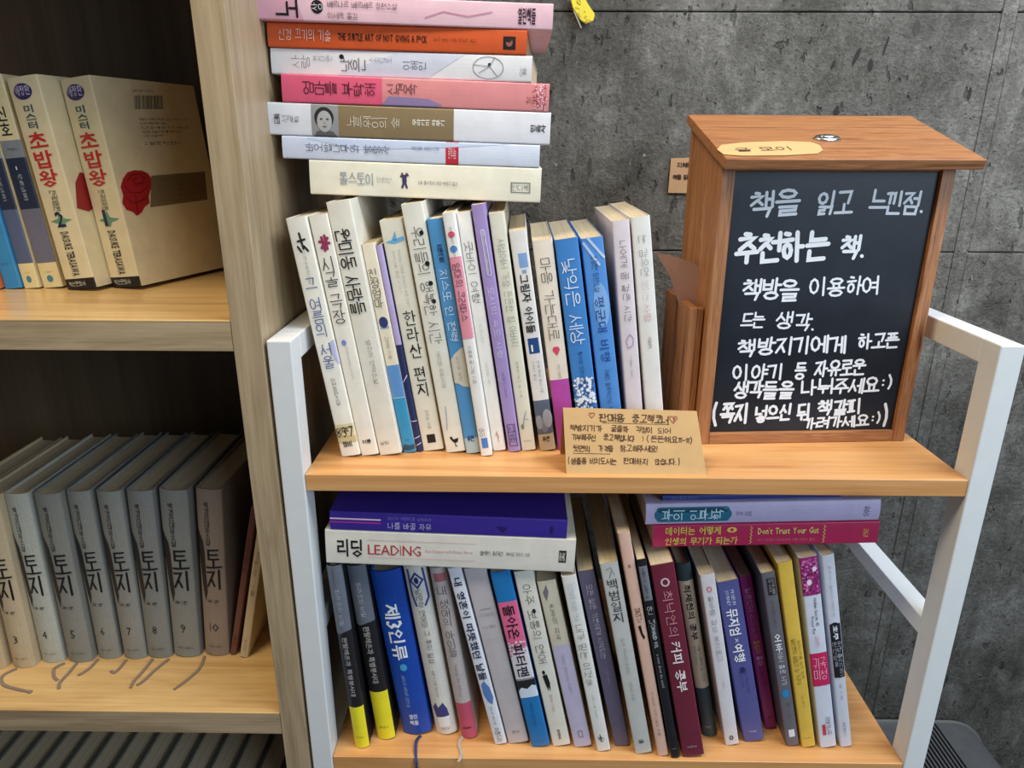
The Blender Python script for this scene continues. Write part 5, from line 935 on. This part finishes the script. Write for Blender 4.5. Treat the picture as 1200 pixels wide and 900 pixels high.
bm = bmesh.new(); bm_box(bm, -.0007, .0007, -.0022, -.0008, 0, (a-b).length, 0); 
for v in bm.verts: v.co = Matrix.Rotation(math.atan2(a.x-b.x, a.z-b.z), 3, 'Y') @ v.co + b
bm_obj('cord_end', bm, paint((170, 160, 150)), yl)
s_ = box('string', -.0006, .0006, -.0024, -.0012, -.002, .06, paint((150, 140, 120)), yl, 0)
# a nail in the wall carries the string
box('nail', -.0016, .0016, -.004, .006, .056, .060, ml, yl, 0)

# black ribbed floor unit behind the rack
zt = hitY(1100, 850, YW-.02).z
ux0, ux1, uy0, uy1 = hitY(1018, 850, YW-.06).x, hitY(1196, 905, .80).x, .66, YW-.012
# the unit stands behind and right of the rack legs
un = empty('floor_unit', loc(((ux0+ux1)/2, (uy0+uy1)/2, 0))); tag(un, 'black ribbed appliance on the floor behind the right rack leg', 'appliance')
dk = paint((92, 92, 92), .38, .10, 'plastic'); dk2 = paint((24, 24, 26), .5, .06, 'plastic'); rim = paint((120, 120, 116), .4, .04, 'plastic')
ux0 = max(ux0, mxr+.004-.0) if False else ux0
uy0 = .66
xg0, xg1 = hitY(1060, 870, .89).x, hitY(1106, 862, .89).x
def prism(name, outline, y0, y1, mat, parent):
    n = len(outline); V = [(x, y0, z) for x, z in outline]+[(x, y1, z) for x, z in outline]
    o = mesh_obj(name, V, [tuple(range(n)), tuple(reversed(range(n, 2*n)))]+[(i, n+i, n+(i+1) % n, (i+1) % n) for i in range(n)], mat, parent)
    return rel(o, un)
prism('body', [(ux0, .0), (ux0, zt-.012), (xg1+.02, zt-.012), (xg1+.084, zt-.07), (xg1+.084, 0)], uy0, uy1, dk2, un)
arc = [(xg1+.0, zt-.0115), (xg1, zt)] + [(xg1+.04+.045*math.sin(a*math.pi/12), zt-.045+.045*math.cos(a*math.pi/12)) for a in range(7)]
arc = [(x, z) for x, z in arc if True] + [(xg1+.0855, .0), (xg1+.0852, 0)]
prism('side_cover', [(xg1, zt-.0118), (xg1, zt)]+[(xg1+.02+.066*math.sin(a*math.pi/20), zt-.066+.066*math.cos(a*math.pi/20)) for a in range(11)]+[(xg1+.0845, zt-.068), (xg1+.0210, zt-.0118)], uy0-.001, uy1, dk, un)
prism('side_cover', [(ux0, zt-.0118), (ux0, zt-.002), (xg0-.002, zt-.002), (xg0-.002, zt-.0118)], uy0-.001, uy1, dk, un)
nf = 9
for i in range(nf):
    x = xg0+(xg1-xg0)*(i+.5)/nf
    rel(box('grille_fin', x-.0016, x+.0016, uy0+.002, uy1-.004, zt-.0115, zt-.002, dk, un, .0004), un)
arc_ = [(xg1, zt)]+[(xg1+.02+.066*math.sin(a*math.pi/20), zt-.066+.066*math.cos(a*math.pi/20)) for a in range(11)]
prism('rear_rim', [(ux0, zt-.0118), (ux0, zt+.002)]+[(x+.002, z+.002) for x, z in arc_]+[(x-.001, z-.001) for x, z in reversed(arc_)]+[(xg1-.002, zt-.0118)], uy1-.0036, uy1+.001, rim, un)

print('KEYS', repr(sorted({k for k in _gc}, key=str)) if 0 else '')
bpy.data.objects.remove(_to); bpy.data.curves.remove(_tc)
bpy.context.view_layer.update()
